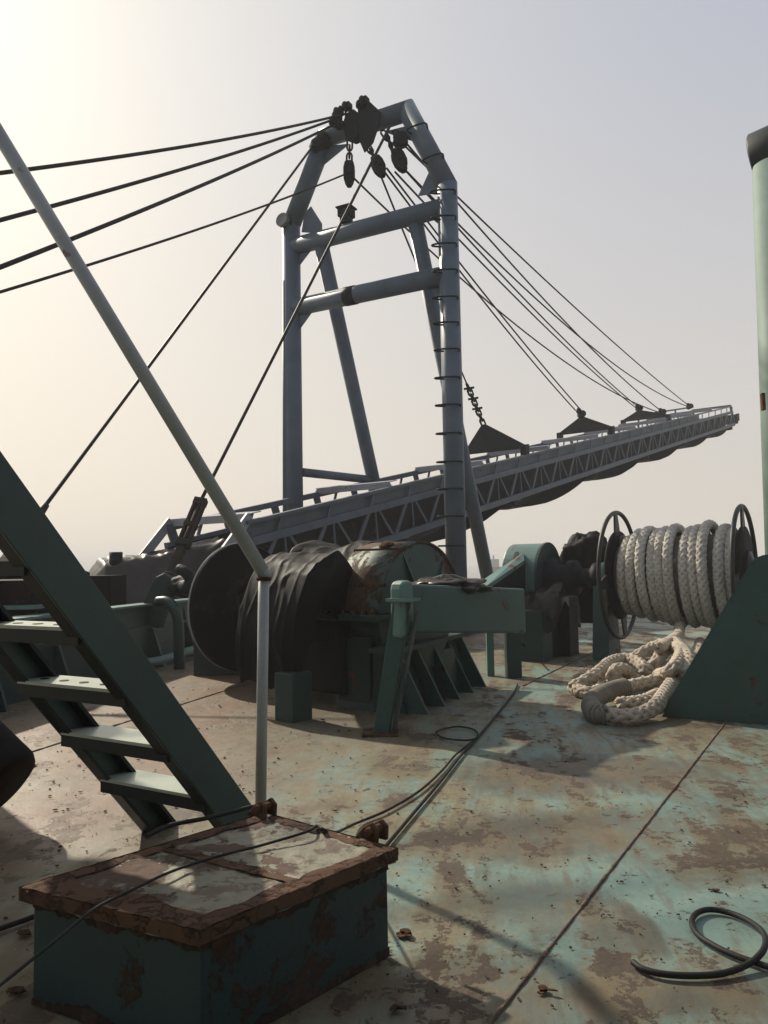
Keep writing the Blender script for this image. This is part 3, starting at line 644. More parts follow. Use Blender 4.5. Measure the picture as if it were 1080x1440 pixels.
# ------------------------------------------------------------ left winch
wa = V((.766, -.643, 0)); pd = V((.643, .766, 0)); w0 = V((-2.05, 11.3, 0)); HZ = 1.05
win = thing('covered_winch', w0+wa*1.8, 'large winch half covered in black tarpaulin, left of centre', 'winch')
def WP(t, p=0.0, z=0.0): return w0+wa*t+pd*p+zv*z
b = MB(); b.lathe(WP(0, 0, HZ), wa, [(-.03, 0), (-.03, .86), (-.045, .90), (.02, .91), (.045, .88), (.03, .84), (.03, .3), (.10, .26), (.10, 0)], 64); b.build('drum_flange', M['disc'], win)
b = MB(); b.lathe(WP(.06, 0, HZ), wa, [(0, .40), (.18, .40), (.2, .36), (.2, .30), (1.3, .30), (1.3, 0)], 40)
b.ring(WP(.28, 0, HZ), wa, .42, .05); b.build('brake_drum', M['disc'], win)
b = MB(); b.ring(WP(-.045, 0, HZ), wa, .90, .016, 64, 6); b.build('rim_light_ring', M['boom_light'], win)  # pale ring, the flange's bright edge light put into the colour
def pf2(u):
    k = .8 if u > .12 else .66+.14*(u/.12)
    top = 1.86+.05*math.sin(u*9)
    if u < .2: top = 1.70+.16*(u/.2)
    return [(-k*.80, .28+.15*u), (-k*.98, .75), (-k*.9, 1.25), (-k*.45, top-.16), (0, top), (.45, top-.1), (.8, 1.3), (.85, .5)]
drape('tarpaulin', M['tarp'], WP(1.05), WP(2.50), pd, pf2, amp=.065, fq=1.4, seed=1, parent=win, foldk=.12)
def pf2b(u):
    return [(-.50, .36+.05*math.sin(u*9)), (-.56, .8), (-.50, 1.25), (-.25, 1.62), (.2, 1.72), (.5, 1.3), (.55, .6)]
tq0 = A(386, 850, 9.2); tq1 = A(462, 850, 8.7); tq0.z = tq1.z = 0
drape('tarpaulin', M['tarp'], tq0, tq1, (tq1-tq0).cross(zv).normalized()*-1, pf2b, amp=.065, fq=1.4, seed=12, parent=win, foldk=.12)
b = MB(); b.lathe(WP(1.6, 0, .95), wa, [(-.45, 0), (-.45, .6), (.8, .6), (.8, 0)], 30); b.build('drum', M['disc'], win)
# fallen tarp skirt hanging in front of flange
b = MB(); n1_, n2_ = 14, 16; vs = []
for i in range(n1_+1):
    for k in range(n2_+1):
        u, v_ = i/n1_, k/n2_; q = WP(.95-.3*u*(1-.3*v_), -.62-.05*v_, 1.35-.95*v_-.12*u)
        vs.append(q+pd*(-.05*math.sin(u*9+v_*2))+wa*.05*noise.noise(V((u*3, v_*3, 2))))
b.add(vs, [(i*(n2_+1)+k, i*(n2_+1)+k+1, (i+1)*(n2_+1)+k+1, (i+1)*(n2_+1)+k) for i in range(n1_) for k in range(n2_)], True); b.build('tarpaulin_flap', M['tarp'], win)
# gear guard
def arch(t0, t1, r, zc, n=28, a0=0, a1=math.pi, lead=None):
    out = []
    for k in range(n+1):
        th = a0+(a1-a0)*k/n; out.append((math.cos(th)*r, zc+math.sin(th)*r))
    return out
ZC = 1.09; gr = .76
b = MB(); poly = arch(0, 0, gr, ZC); poly = [(gr, ZC-.02)]+poly+[(-gr, ZC-.02)]
b.prism([WP(3.20, -x, z) for x, z in poly], wa*.03); face = b.build('gear_guard_face', M['green_face'], win)
b = MB()
cv = arch(0, 0, gr, ZC, 40); 
for k in range(40):
    (x0, z0), (x1, z1) = cv[k], cv[k+1]; s0 = (gr+.03)/gr
    b.add([WP(2.55, -x0, z0), WP(2.55, -x1, z1), WP(3.25, -x1, z1), WP(3.25, -x0, z0),
           WP(2.55, -x0*s0, ZC+(z0-ZC)*s0), WP(2.55, -x1*s0, ZC+(z1-ZC)*s0), WP(3.25, -x1*s0, ZC+(z1-ZC)*s0), WP(3.25, -x0*s0, ZC+(z0-ZC)*s0)],
          [(4, 5, 6, 7), (3, 2, 1, 0), (0, 1, 5, 4), (2, 3, 7, 6)], True)
M['guard_top'] = paint('rusty_cream_guard', (.085, .10, .075), .95, rough=.6, rustc=(.060, .036, .020), alt=(.045, .085, .075), streak=.7, bump=.8, rsc=2.5)
b.build('gear_guard_cover', M['guard_top'], win)
b = MB(); b.prism([WP(2.57, -x, z) for x, z in poly], wa*.03); b.build('gear_guard_back', M['green_face'], win)
for th in (62, 128):
    x, z = math.cos(R(th))*gr, ZC+math.sin(R(th))*gr
    b = MB(); b.prism([WP(3.23, -x*.96, ZC+(z-ZC)*.96), WP(3.23, -x*.45, ZC+(z-ZC)*.3), WP(3.32, -x*.5, ZC+(z-ZC)*.3)], pd*.03); b.build('guard_rib', M['green_face'], win)
for th in (118, 140, 158):
    x, z = -math.cos(R(th))*(gr+.02), ZC+math.sin(R(th))*(gr+.02)
    b = MB(); b.beam(WP(2.52, -x, z), WP(3.28, -x, z), .05, .04); 
    if th != 140: b.build('guard_strap', M['rust'], win)
b = MB(); b.lathe(WP(2.95, -.28, ZC+gr*.93), V((-.2, -.3, 1)), [(0, .09), (.06, .09), (.08, .05), (.08, 0)], 10, False); b.build('filler_cap', M['rust'], win)
b = MB(); b.prism([WP(2.42, -gr-.16, ZC-.10), WP(3.30, -gr-.16, ZC-.10), WP(3.30, gr+.16, ZC-.10), WP(2.42, gr+.16, ZC-.10)], zv*.07); b.build('guard_flange', M['green'], win, bevel=.01)
for k in range(6):
    b = MB(); b.lathe(WP(2.5+.14*k, -gr-.1, ZC-.04), zv, [(0, .035), (.05, .035), (.06, 0)], 6, False); b.build('bolt', M['rust'], win)
b = MB(); pl = arch(0, 0, gr*.92, ZC-.1, 24, math.pi, 2*math.pi); b.prism([WP(2.6, -x, max(z, .34)) for x, z in pl], wa*.55); b.build('gear_case', M['green'], win, bevel=.02)
# gable box (side case) : sloping housing below guard
b = MB(); b.hexa([WP(2.55, -.75, 0), WP(3.15, -.75, 0), WP(3.15, .9, 0), WP(2.55, .9, 0)], [WP(2.62, -.6, .55), WP(3.1, -.6, .55), WP(3.1, .8, .55), WP(2.62, .8, .55)]); b.build('foundation', M['green'], win)
# buttressed foundation towards camera right
f0 = G(585, 1005); f1 = G(672, 965); fd = (f1-f0).normalized(); fnv = V((fd.y, -fd.x, 0))
b = MB(); b.hexa([f0-fnv*.5, f0-fnv*.12, f1-fnv*.12, f1-fnv*.5], [p+zv*.66 for p in (f0-fnv*.5, f0-fnv*.3, f1-fnv*.3, f1-fnv*.5)]); b.build('bed_frame', M['green'], win)
for k in range(5):
    p = f0+fd*(.05+(f1-f0).length*.24*k); b = MB(); b.prism([p+fnv*.12, p-fnv*.15, p-fnv*.32+zv*.66, p-fnv*.22+zv*.66], fd*.035); b.build('bed_rib', M['green_face'], win)
b = MB(); b.prism([f0-fnv*.45+zv*.66-fd*.2, f0-fnv*.1+zv*.66-fd*.2, f1-fnv*.1+zv*.66+fd*.2, f1-fnv*.45+zv*.66+fd*.2], zv*.05); b.build('bed_plate', M['green'], win)
# supports
b = MB(); c = G(413, 1012); b.box(c+zv*.25, .28, .28, .50, wa, pd); b.build('support_post', M['green'], win, bevel=.01)
b = MB(); c = G(498, 996); b.box(c+zv*.4+pd*.2, .5, .4, .8, wa, pd); b.build('support_post', M['green'], win, bevel=.01)
b = MB(); c = A(482, 915, 9.5); b.box(c, .75, .8, .9, wa, pd); b.build('dark_filler_box', M['black'], win, bevel=.04)  # black box added to give the darkness below the gear guard
b = MB(); c = G(455, 962); b.box(c+zv*.3, .22, .25, .6, wa, pd); b.build('support_post', M['green'], win, bevel=.01)
b = MB(); pc_ = A(320, 900, 11.95); b.box(V((pc_.x, pc_.y, .42)), .98, .22, .84); b.build('bearing_stand', M['green'], win, bevel=.01)
c = G(722, 952); b = MB(); b.beam(c, c+zv*.92, .20, .26, V((1, 0, 0))); b.build('support_post', M['green'], win)
b = MB(); b.beam(c+V((-.3, .15, .0)), c+V((-.3, .15, .9)), .1, .1); b.build('support_post', M['green_lit'], win)
# box beam
q0 = V((.22, 7.5, 0)); Lb = 2.2
def BB(l, z, off=0.0): return q0+pd*l-wa*off+zv*z
bm_ = thing('frame_beam', G(535, 1035), 'long teal box beam on a slanting leg in front of the winch gears', 'steel beam')
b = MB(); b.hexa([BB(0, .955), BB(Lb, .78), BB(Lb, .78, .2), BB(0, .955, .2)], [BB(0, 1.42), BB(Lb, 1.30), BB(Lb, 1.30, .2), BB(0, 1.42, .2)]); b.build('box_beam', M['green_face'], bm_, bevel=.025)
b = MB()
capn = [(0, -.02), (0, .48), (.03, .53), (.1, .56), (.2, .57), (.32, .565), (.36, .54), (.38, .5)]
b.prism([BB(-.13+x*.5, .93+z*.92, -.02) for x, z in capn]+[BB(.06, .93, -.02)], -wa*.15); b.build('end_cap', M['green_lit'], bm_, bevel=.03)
b = MB(); ft = G(535, 1033); ft2 = A(567, 848, 7.45); u = (ft2-ft)
b.hexa([ft+V((-.075, 0, 0)), ft+V((.075, -.04, 0)), ft+V((.1, .14, 0)), ft+V((-.05, .16, 0))], [ft2+V((-.10, 0, 0)), ft2+V((.07, -.03, 0)), ft2+V((.09, .12, 0)), ft2+V((-.05, .14, 0))])
b.build('slanting_leg', M['green_face'], bm_, bevel=.008)
b = MB(); b.beam(ft+V((.12, -.0, 0)), ft2+V((.13, -.0, -.1)), .02, .12, V((1, -.3, 0))); b.build('leg_flange', M['green'], bm_)
b = MB(); b.box(ft2+V((0, .03, .03)), .24, .24, .03, wa, pd); b.build('leg_cap', M['green_lit'], bm_)
b = MB(); b.box(ft+V((0, .05, .012)), .34, .34, .024); b.build('foot_plate', M['rust'], bm_)
# lashed brown cloth on top of beam
b = MB(); b.blob(BB(1.0, 1.36, .3), .42, .3, .10, 2, .5, 2); tag(b.build('canvas_scrap', M['tarp_brown']), 'scrap of brown canvas on top of the teal beam', 'canvas')
# hose under beam
# ------------------------------------------------------------ right winch
ra = V((.83, -.56, 0)).normalized(); rp = V((.56, .83, 0)).normalized(); r0_ = V((3.88, 13.0, 0)); RZ = 1.375
def RP(t, p=0.0, z=0.0): return r0_+ra*t+rp*p+zv*z
rw = thing('mooring_winch', RP(-1.2), 'teal mooring winch gear housing and shaft left of the rope reel', 'winch')
r2 = .56
poly2 = [(x, z) for x, z in arch(0, 0, r2, RZ, 22, 0, math.pi)]; poly2 = [(r2, .95)]+poly2+[(-r2, .95)]
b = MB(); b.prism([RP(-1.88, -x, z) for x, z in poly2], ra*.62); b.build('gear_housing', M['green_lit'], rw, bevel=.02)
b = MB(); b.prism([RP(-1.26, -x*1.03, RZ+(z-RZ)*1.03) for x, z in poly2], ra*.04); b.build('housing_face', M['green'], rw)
b = MB(); b.prism([RP(-1.95, r2+.1, .9), RP(-1.15, r2+.1, .9), RP(-1.15, -r2-.1, .9), RP(-1.95, -r2-.1, .9)], zv*.05); b.build('housing_flange', M['green_lit'], rw)
b = MB(); b.prism([RP(-1.66, -r2*.99, RZ), RP(-1.66, -r2*.8, RZ+.42), RP(-1.66, -r2*1.12, RZ+.2), RP(-1.66, -r2*1.15, RZ)], ra*.08); b.build('housing_rib', M['green'], rw)
b = MB(); b.lathe(RP(-1.22, 0, RZ-.05), ra, [(0, .34), (.12, .36), (.14, .22), (.34, .22), (.36, .30), (.5, .30), (.52, .16), (.78, .16), (.80, .26), (.95, .26), (.97, .12), (1.3, .12)], 36); b.build('shaft_coupling', M['black'], rw)
b = MB(); b.lathe(RP(-.36, 0, RZ-.03), ra, [(0, 0), (0, .24), (.22, .24), (.22, 0)], 28); b.build('bearing', M['green_lit'], rw)
b = MB(); b.hexa([RP(-.40, -.32, 0), RP(-.12, -.32, 0), RP(-.12, .32, 0), RP(-.40, .32, 0)], [RP(-.38, -.22, RZ-.1), RP(-.14, -.22, RZ-.1), RP(-.14, .22, RZ-.1), RP(-.38, .22, RZ-.1)]); b.build('bearing_stand', M['green_face'], rw, bevel=.01)
b = MB(); b.box(RP(-.95, .1, .5), .2, .4, 1.0, ra, rp); b.build('support_post', M['black'], rw)
b = MB(); c = A(748, 905, 13.0); c.z = 0; b.box(c+zv*.4, .55, .4, .85, ra, rp); b.build('support_post', M['green'], rw)
b = MB(); b.box(RP(-1.5, .1, .4), .9, .9, .8, ra, rp); b.build('bed_frame', M['green'], rw)
def pf3(u):
    k = .62*(1 if u > .15 else .8+.2*u/.15)
    return [(-k*.95, .45+.1*math.sin(u*7)), (-k*1.0, .75), (-k*.85, 1.02), (-k*.4, 1.22-.05*u), (0, 1.27), (.4, 1.2), (.6, .9), (.62, .5)]
drape('tarpaulin', M['tarp_brown'], RP(-2.15, -.22, -.02), RP(-.85, -.22, -.02), rp, pf3, amp=.07, fq=2.0, seed=7, parent=rw)
b = MB(); b.blob(A(826, 786, 14.4), .46, .42, .42, 6, .35, 1.8); b.box(A(826, 840, 14.4), .5, .5, .9, ra, rp); b.build('covered_motor', M['tarp'], rw)
b = MB(); pq = [A(668, 823, 12.2), A(684, 824, 11.9), A(737, 788, 13.2), A(737, 776, 13.6)]; b.prism(pq, V((.01, .03, -.06))); b.build('sloping_cover', M['green_lit'], rw)
b = MB(); b.prism([A(683, 825, 12.0), A(737, 789, 13.3), A(737, 840, 13.3), A(690, 840, 12.2)], rp*.05); b.build('side_plate', M['black'], rw)
# reel
reel = thing('rope_reel', RP(.9), 'large rope reel with open spoked rims holding thick white rope', 'rope reel')
b = MB(); b.tube(RP(-.1, 0, RZ), RP(2.0, 0, RZ), .36, n=40); b.build('drum', M['disc'], reel)
for t_, sg in ((0, 1), (1.92, 1)):
    o = MB(); o.ring(RP(t_, 0, RZ), ra, 1.03, .035, 72, 10); rim = o.build('rim', M['wheel'], reel)
    o = MB(); o.lathe(RP(t_, 0, RZ), ra, [(-.02, 0), (-.02, .72), (0, .735), (.03, .72), (.03, 0)], 56); o.build('flange_disc', M['disc'], reel)
    for k in range(4):
        th = R(90+90*k+8); d = rp*math.cos(th)+zv*math.sin(th); q = ra.cross(d)
        c0_ = RP(t_, 0, RZ)+d*.66; c1_ = RP(t_, 0, RZ)+d*1.02
        o = MB(); o.prism([c0_-q*.13, c0_+q*.13, c1_+q*.06, c1_-q*.06], ra*.03); o.build('spoke', M['wheel'], reel)
    for k in range(8):
        th = R(45*k+20); d = rp*math.cos(th)+zv*math.sin(th); o = MB()
        o.lathe(RP(t_+.03, 0, RZ)+d*.3, ra, [(0, .03), (.04, .03), (.04, 0)], 6, False); 
        if k % 2 == 0: o.build('bolt', M['wheel'], reel)
b = MB(); b.lathe(RP(1.95, 0, RZ), ra, [(0, .34), (.06, .34), (.1, .2), (.3, .2), (.3, 0)], 30); b.build('hub', M['wheel'], reel)
b = MB(); b.hexa([RP(2.25, -.3, 0), RP(2.5, -.3, 0), RP(2.5, .3, 0), RP(2.25, .3, 0)], [RP(2.27, -.15, RZ), RP(2.48, -.15, RZ), RP(2.48, .15, RZ), RP(2.27, .15, RZ)]); b.build('bearing_stand', M['green_face'], reel)
def braid(b, path, Rr, pitch=.62, ns=4, ds=.05, sides=6):
    pts = resample(path, ds); fr = frames(pts); 
    for d in (1, -1):
        for k in range(ns):
            sp = []
            for i, p in enumerate(pts):
                s_ = i*ds; ph = d*2*math.pi*s_/pitch+2*math.pi*k/ns+(math.pi/ns if d < 0 else 0)
                rr = Rr*(.58+d*.10*math.cos(4*(2*math.pi*s_/pitch-math.pi/8)))
                sp.append(p+(fr[i][1]*math.cos(ph)+fr[i][2]*math.sin(ph))*rr)
            b.sweep(sp, Rr*.42, sides)
    return b
# coil on the reel
b = MB(); turns = 11; cpath = []; rr_ = random.Random(3)
offs = [rr_.uniform(-.045, .045) for _ in range(turns+3)]; rads = [.58, .59, .67, .71, .67, .70, .73, .69, .71, .77, .70, .64, .66, .66, .66]
n_ = 90
for i in range(turns*n_+1):
    tt = i/n_; k = int(tt); fr_ = tt-k; th = 2*math.pi*fr_+math.pi*.5
    def ip(a): return a[min(k, len(a)-1)]*(1-fr_)+a[min(k+1, len(a)-1)]*fr_
    rad = ip(rads)+.015*noise.noise(V((tt*2.2, 0, 5))); axo = .10+(1.74/turns)*tt*1.0+ip(offs)*1.2
    tilt = .055*(1 if k > 1 else .3); axo += -tilt*math.sin(th)
    sagz = -.05 if (3 < k < 11) else 0
    p = RP(axo, 0, RZ)-rp*(math.cos(th)*rad)+zv*(math.sin(th)*rad + (sagz*max(0, -math.sin(th))))
    cpath.append(p)
braid(b, cpath, .080, .42, ds=.042)
pathx = [RP(.2+1.55*k/7, 0, RZ) for k in range(8)]
coil = b.build('rope_coil', M['rope']); tag(coil, 'thick plaited off white rope wound in rows on the reel', 'rope')
b = MB(); b.lathe(RP(.06, 0, RZ), ra, [(0, .36), (0, .5), (.3, .52), (.35, .60), (1.75, .62), (1.8, .5), (1.8, .36)], 48); o_ = b.build('inner_layers', M['twine'], coil)
# hanging tail + pile
pile = thing('mooring_rope', G(885, 985), 'heap of thick plaited rope lying on the deck with an eye at its end', 'rope')
RR = .078
hang = [RP(1.02, -.66, RZ-.35), RP(1.02, -.60, RZ-.72), RP(1.0, -.60, .5), A(957, 893, 11.9)]
hang = [A(957, 868, 12.2), A(956, 880, 12.1), A(954, 893, 11.4), A(945, 901, 10.6), A(925, 912, 9.9)]
paths = [
 hang,
 # eye loop
 [A(990, 940, 8.9), G(962, 950, .26), G(925, 957, .22), G(890, 964, .18), G(864, 970, .16), G(843, 979, .13), G(831, 992, .10), G(840, 1004, .09), G(860, 1006, .09), G(882, 1008, .09), G(905, 1003, .10), G(923, 992, .14), G(935, 975, .18), G(948, 958, .22), G(975, 945, .2)],
 [G(803, 968, .09), G(820, 959, .16), G(839, 947, .24), G(857, 932, .30), G(878, 926, .32), G(896, 931, .30), G(910, 942, .24), G(925, 948, .14), G(945, 950, .1)],
 [G(806, 966, .09), G(816, 972, .08), G(836, 974, .08), G(853, 962, .09), G(870, 955, .09), G(900, 955, .09)],
 [G(872, 938, .12), G(896, 922, .32), G(916, 911, .42), G(937, 904, .50), G(951, 903, .52), G(958, 915, .48), G(952, 932, .42), G(940, 945, .34), G(925, 950, .2)],
 [G(906, 944, .12), G(920, 934, .30), G(930, 920, .40), G(944, 911, .46), G(958, 912, .5), G(968, 925, .45), G(966, 940, .36), G(955, 950, .3)],
 [G(862, 962, .12), G(861, 949, .26), G(868, 941, .32), G(880, 943, .28), G(888, 952, .16), G(900, 960, .09)],
 [G(985, 903, .34), G(982, 914, .34), G(977, 926, .32), G(968, 940, .28), G(955, 962, .12), G(940, 975, .09)],
 [G(868, 990, .09), G(890, 989, .09), G(912, 984, .09), G(930, 972, .09)],
 [G(835, 955, .09), G(880, 950, .09), G(930, 962, .09), G(960, 958, .09)],
]
b = MB()
for i, ph in enumerate(paths): braid(b, catmull(ph, 10), RR, .46, ds=.04)
bfr = b
b = MB(); wpth = resample(catmull([G(880, 966, .17), G(864, 970, .16), G(843, 979, .13), G(831, 992, .10), G(840, 1004, .09), G(854, 1005.5, .09)], 10), .02)
fr = frames(wpth); hp = []
for i in range(len(wpth)*8):
    t_ = i/8; k = int(t_); f_ = t_-k
    if k >= len(wpth)-1: break
    p = wpth[k].lerp(wpth[k+1], f_); ang = 2*math.pi*t_/1.9
    hp.append(p+(fr[k][1]*math.cos(ang)+fr[k][2]*math.sin(ang))*(RR*1.12))
b.sweep(hp, .0175, 6); b.sweep(wpth, RR*1.06, 14); b.build('whipping', M['twine'], pile)
# frayed end
b = bfr
for i in range(26):
    p = G(822+random.uniform(-5, 6), 945+random.uniform(-4, 8), .14); d = V((random.uniform(-1, 1), random.uniform(-.6, .6), random.uniform(-.2, 1))).normalized()
    b.sweep(catmull([p, p+d*.05, p+d*.09+V((random.uniform(-.04, .04), 0, -.02))], 3), .006, 4)
bfr.build('rope_strands', M['rope2'], pile)
# ------------------------------------------------------------ right triangular bracket
tr = thing('triangular_bracket', G(1000, 1015), 'big dark teal triangular bracket plate at the right edge of the deck', 'bracket')
t0 = G(930, 1008); t1 = t0+V((.8, -.45, 0)).normalized()*2.2; td = (t1-t0).normalized(); tn = V((td.y, -td.x, 0))
def TP(px, py): return PL(px, py, t0, tn)
tl = [t0, TP(935, 1000), TP(1056, 797), TP(1064, 787), TP(1075, 783)]
topz = tl[-1].z; ex = tl[-1]+td*1.2; ex.z = topz; ey = ex+td*1.0; ey.z = 0
b = MB(); b.prism([tl[0], tl[1], tl[2], tl[3], tl[4], ex, ey], tn*-.05); b.build('plate', M['green_face'], tr, bevel=.006)
b = MB(); pr_ = [tl[1], tl[2], tl[3], tl[4], ex]
for i in range(len(pr_)-1):
    p, q = pr_[i], pr_[i+1]; nd = (q-p).normalized().cross(tn).normalized(); nd = nd if nd.z > 0 else -nd
    b.prism([p, q, q+nd*.02, p+nd*.02], tn*-.42)
b.build('edge_flange', M['green_face'], tr)
b = MB(); b.prism([x+tn*-.42 for x in (tl[0]+td*.2, tl[2], tl[4], ex, ey)], tn*-.05); b.build('back_plate', M['green'], tr)
# ------------------------------------------------------------ right pole
M['cap'] = paint('dark_cap_paint', (.022, .032, .036), .1, spec=.2)
po = thing('mast_pole', V((4.75, 9.0, 0)), 'thick pale green pole with a dark cap at the right edge', 'pole')
pt = A(1094, 250, 9.0); pb = A(1110, 690, 9.0); d = (pb-pt).normalized(); pbt = pt+d*(pt.z/(-d.z))
b = MB(); b.tube(pbt, pt+V((0, 0, .15)), .275, n=40); b.build('shaft', M['pole'], po)
b = MB(); c = A(1119, 205, 9.0); b.lathe(c, V((.75, -.62, .12)), [(-.46, 0), (-.46, .33), (-.44, .35), (.45, .35), (.46, .33), (.46, 0)], 44); b.build('cap', M['cap'], po)
b = MB(); p_ = A(1073, 565, 8.85); b.box(p_, .04, .06, .2); b.build('bracket', M['rust'], po, bevel=.01)
# ------------------------------------------------------------ ladder
lad = thing('deck_ladder', V((-1.1, 4.7, 0)), 'dark green steel ladder with treads toned pale for sky sheen, leaning at left', 'ladder')
wdir = V((.72, -.43, 0)); wu = wdir.normalized(); cl = V((-.51, -.86, 0)).normalized(); sl_ = 1.18
def LP(s_, side, h=0.0): return V((-1.49, 4.93, 0))+wdir*side+cl*s_+zv*(sl_*s_+.09+h)
ld = (LP(1, 0)-LP(0, 0)).normalized(); lnrm = ld.cross(wu); lnrm = lnrm if lnrm.z > 0 else -lnrm
for sd_ in (0, 1):
    sg = 1 if sd_ else -1
    a_ = LP(-.07, sd_); z_ = LP(2.7, sd_)
    b = MB(); hh = .102 if sd_ else .080; th = .02
    foot0 = a_-lnrm*hh; foot1 = a_+lnrm*hh
    foot0 = foot0-ld*((foot0.z)/ld.z); foot1 = foot1-ld*((foot1.z)/ld.z)
    e0 = z_-lnrm*hh; e1_ = z_+lnrm*hh
    b.prism([foot0, foot1, e1_, e0], wu*sg*th); stg = b.build('stringer', M['stringer'], lad, bevel=.004)
    b = MB(); b.prism([foot0, foot0+lnrm*.02, e0+lnrm*.02, e0], -wu*sg*.08); b.prism([foot1, foot1-lnrm*.02, e1_-lnrm*.02, e1_], -wu*sg*.08)
    b.build('stringer_flange', M['tread_edge'], stg)
for k in range(8):
    s_ = .25+.267*k; zt = .405+.315*k
    if zt > 2.9: break
    c = V((-1.49, 4.93, 0))+wdir*.5+cl*s_; c.z = zt
    wl = wdir.length-.02
    b = MB(); nh = 5
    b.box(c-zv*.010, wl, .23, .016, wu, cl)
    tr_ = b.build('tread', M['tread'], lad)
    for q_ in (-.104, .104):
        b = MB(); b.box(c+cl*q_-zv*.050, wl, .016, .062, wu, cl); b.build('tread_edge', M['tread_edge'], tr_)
    if k in (2, 3, 4):
        b = MB()
        for h_ in range(5): b.lathe(c+wu*((h_-2)*wl*.19)+cl*.02+zv*-.0015, zv, [(0, .0), (0, .024), (.0025, .024), (.0025, 0)], 14, False)
        b.build('drain_holes', M['black'], tr_)
# upper platform the ladder leads to (out of frame at left)
# ------------------------------------------------------------ white post with bent stay pipe
wpst = thing('pipe_post', A(367, 1150, 4.9), 'pale painted pipe post with long slanting pipe bent off its top', 'pipe')
ptop = A(371, 806, 4.85); pbtm = V((A(366, 1140, 4.9).x, 4.9, 0)); 
b = MB(); b.tube(pbtm, ptop, .034, n=24); b.build('post', M['white_pipe'], wpst)
q_ = A(-60, 92, 4.3); b = MB(); b.tube(ptop+V((.006, 0, -.01)), q_, .042, n=24); b.blob(ptop+V((.004, 0, 0)), .043, .043, .043, 0, 0); b.build('slanting_pipe', M['white_pipe'], wpst)
b = MB(); b.ring(ptop-zv*.035, V((0, 0, 1.0001))+V((.001, 0, 0)), .036, .012, 24, 8); b.build('collar', M['rust'], wpst)
# ------------------------------------------------------------ dark leaning pipe at left edge
t = thing('leaning_pipe', A(-40, 1140, 4.8), 'dark brown rounded end of a thick pipe poking in at the left edge', 'pipe')
c = A(-12, 1102, 4.9); ax = V((-.75, .15, .62)).normalized()
b = MB(); b.lathe(c, -ax, [(-2.6, 0), (-2.6, .28), (.03, .28), (.07, .26), (.085, .22), (.09, 0)], 44); b.build('pipe', M['disc'], t)
b = MB(); b.lathe(c+ax*.5, -ax, [(-.05, .28), (-.05, .31), (.05, .31), (.05, .28)], 44); b.build('band', M['rust'], t)
b = MB(); b.lathe(V((-3.85, 6.1, 0)), zv, [(0, .5), (2.3, .5), (2.32, .8), (2.5, .8), (2.75, .4), (2.8, 0)], 36); b.build('added_shade_trunk', M['disc'], t)  # unseen trunk, added out of frame to shade the deck at left
# ------------------------------------------------------------ rusty box
HT = .42
def K(px, py): return G(px, py, HT)
C_, Rr_, L_, Bk = K(281, 1312), K(557, 1196), K(30, 1251), K(372, 1146)
bx = thing('rusty_box', V(((C_.x+Bk.x)/2, (C_.y+Bk.y)/2, 0)), 'rust covered steel box with flaking lid in the foreground', 'steel box')
cc = (C_+Rr_+L_+Bk)/4; ins = lambda p, k: cc+(p-cc)*k
M['lid'] = None
def lid_material():
    m = bpy.data.materials.new('flaking_lid'); m.use_nodes = True; nt = m.node_tree; bs = nt.nodes['Principled BSDF']
    co = N(nt, 'ShaderNodeTexCoord').outputs['Object']
    def nz(sc, det=10, ro=.65, dist=.2): return N(nt, 'ShaderNodeTexNoise', ins={'Vector': co, 'Scale': sc, 'Detail': det, 'Roughness': ro, 'Distortion': dist}).outputs[0]
    n1 = nz(1.8); n2 = nz(7, 14, .72); n3 = nz(26); n4 = nz(90, 4)
    sp = N(nt, 'ShaderNodeSeparateXYZ', ins={0: co}); 
    base = mixc(nt, mapr(nt, n3, .3, .7), (.215, .195, .128), (.130, .138, .108))
    teal = mixc(nt, mapr(nt, mathn(nt, 'ADD', n1, mathn(nt, 'MULTIPLY', sp.outputs[1], .25)), .55, .66), base, (.11, .15, .145))
    rust = mixc(nt, mapr(nt, n3, .3, .7), (.045, .026, .018), (.125, .075, .050))
    # frame strips of heavy rust along the edges come from separate meshes; here patches
    grad = mathn(nt, 'ADD', n2, mathn(nt, 'MULTIPLY', mathn(nt, 'SUBTRACT', n1, .5), .9))
    grad = mathn(nt, 'SUBTRACT', grad, mathn(nt, 'MULTIPLY', sp.outputs[0], .30))
    rf = mapr(nt, grad, .52, .55)
    c = mixc(nt, rf, teal, rust); c = mixc(nt, mathn(nt, 'MULTIPLY', mapr(nt, nz(13, 12, .72), .515, .54), .88), c, (.085, .050, .032))
    nt.links.new(c, bs.inputs['Base Color']); nt.links.new(mapr(nt, rf, 0, 1, .55, .92), bs.inputs['Roughness'])
    h = mathn(nt, 'ADD', mathn(nt, 'MULTIPLY', n4, .2), mathn(nt, 'MULTIPLY', mathn(nt, 'SUBTRACT', 1.0, rf), .5)); h = mathn(nt, 'ADD', h, mathn(nt, 'MULTIPLY', n3, .5))
    b = N(nt, 'ShaderNodeBump', ins={'Strength': .8, 'Distance': .008, 'Height': h}); nt.links.new(b.outputs[0], bs.inputs['Normal'])
    return m
M['lid'] = lid_material()
M['crust'] = paint('flaked_rust_crust', (.120, .068, .042), .7, rough=.92, rustc=(.075, .042, .028), alt=(.065, .040, .030), bump=1.0, rsc=9, spec=.15)
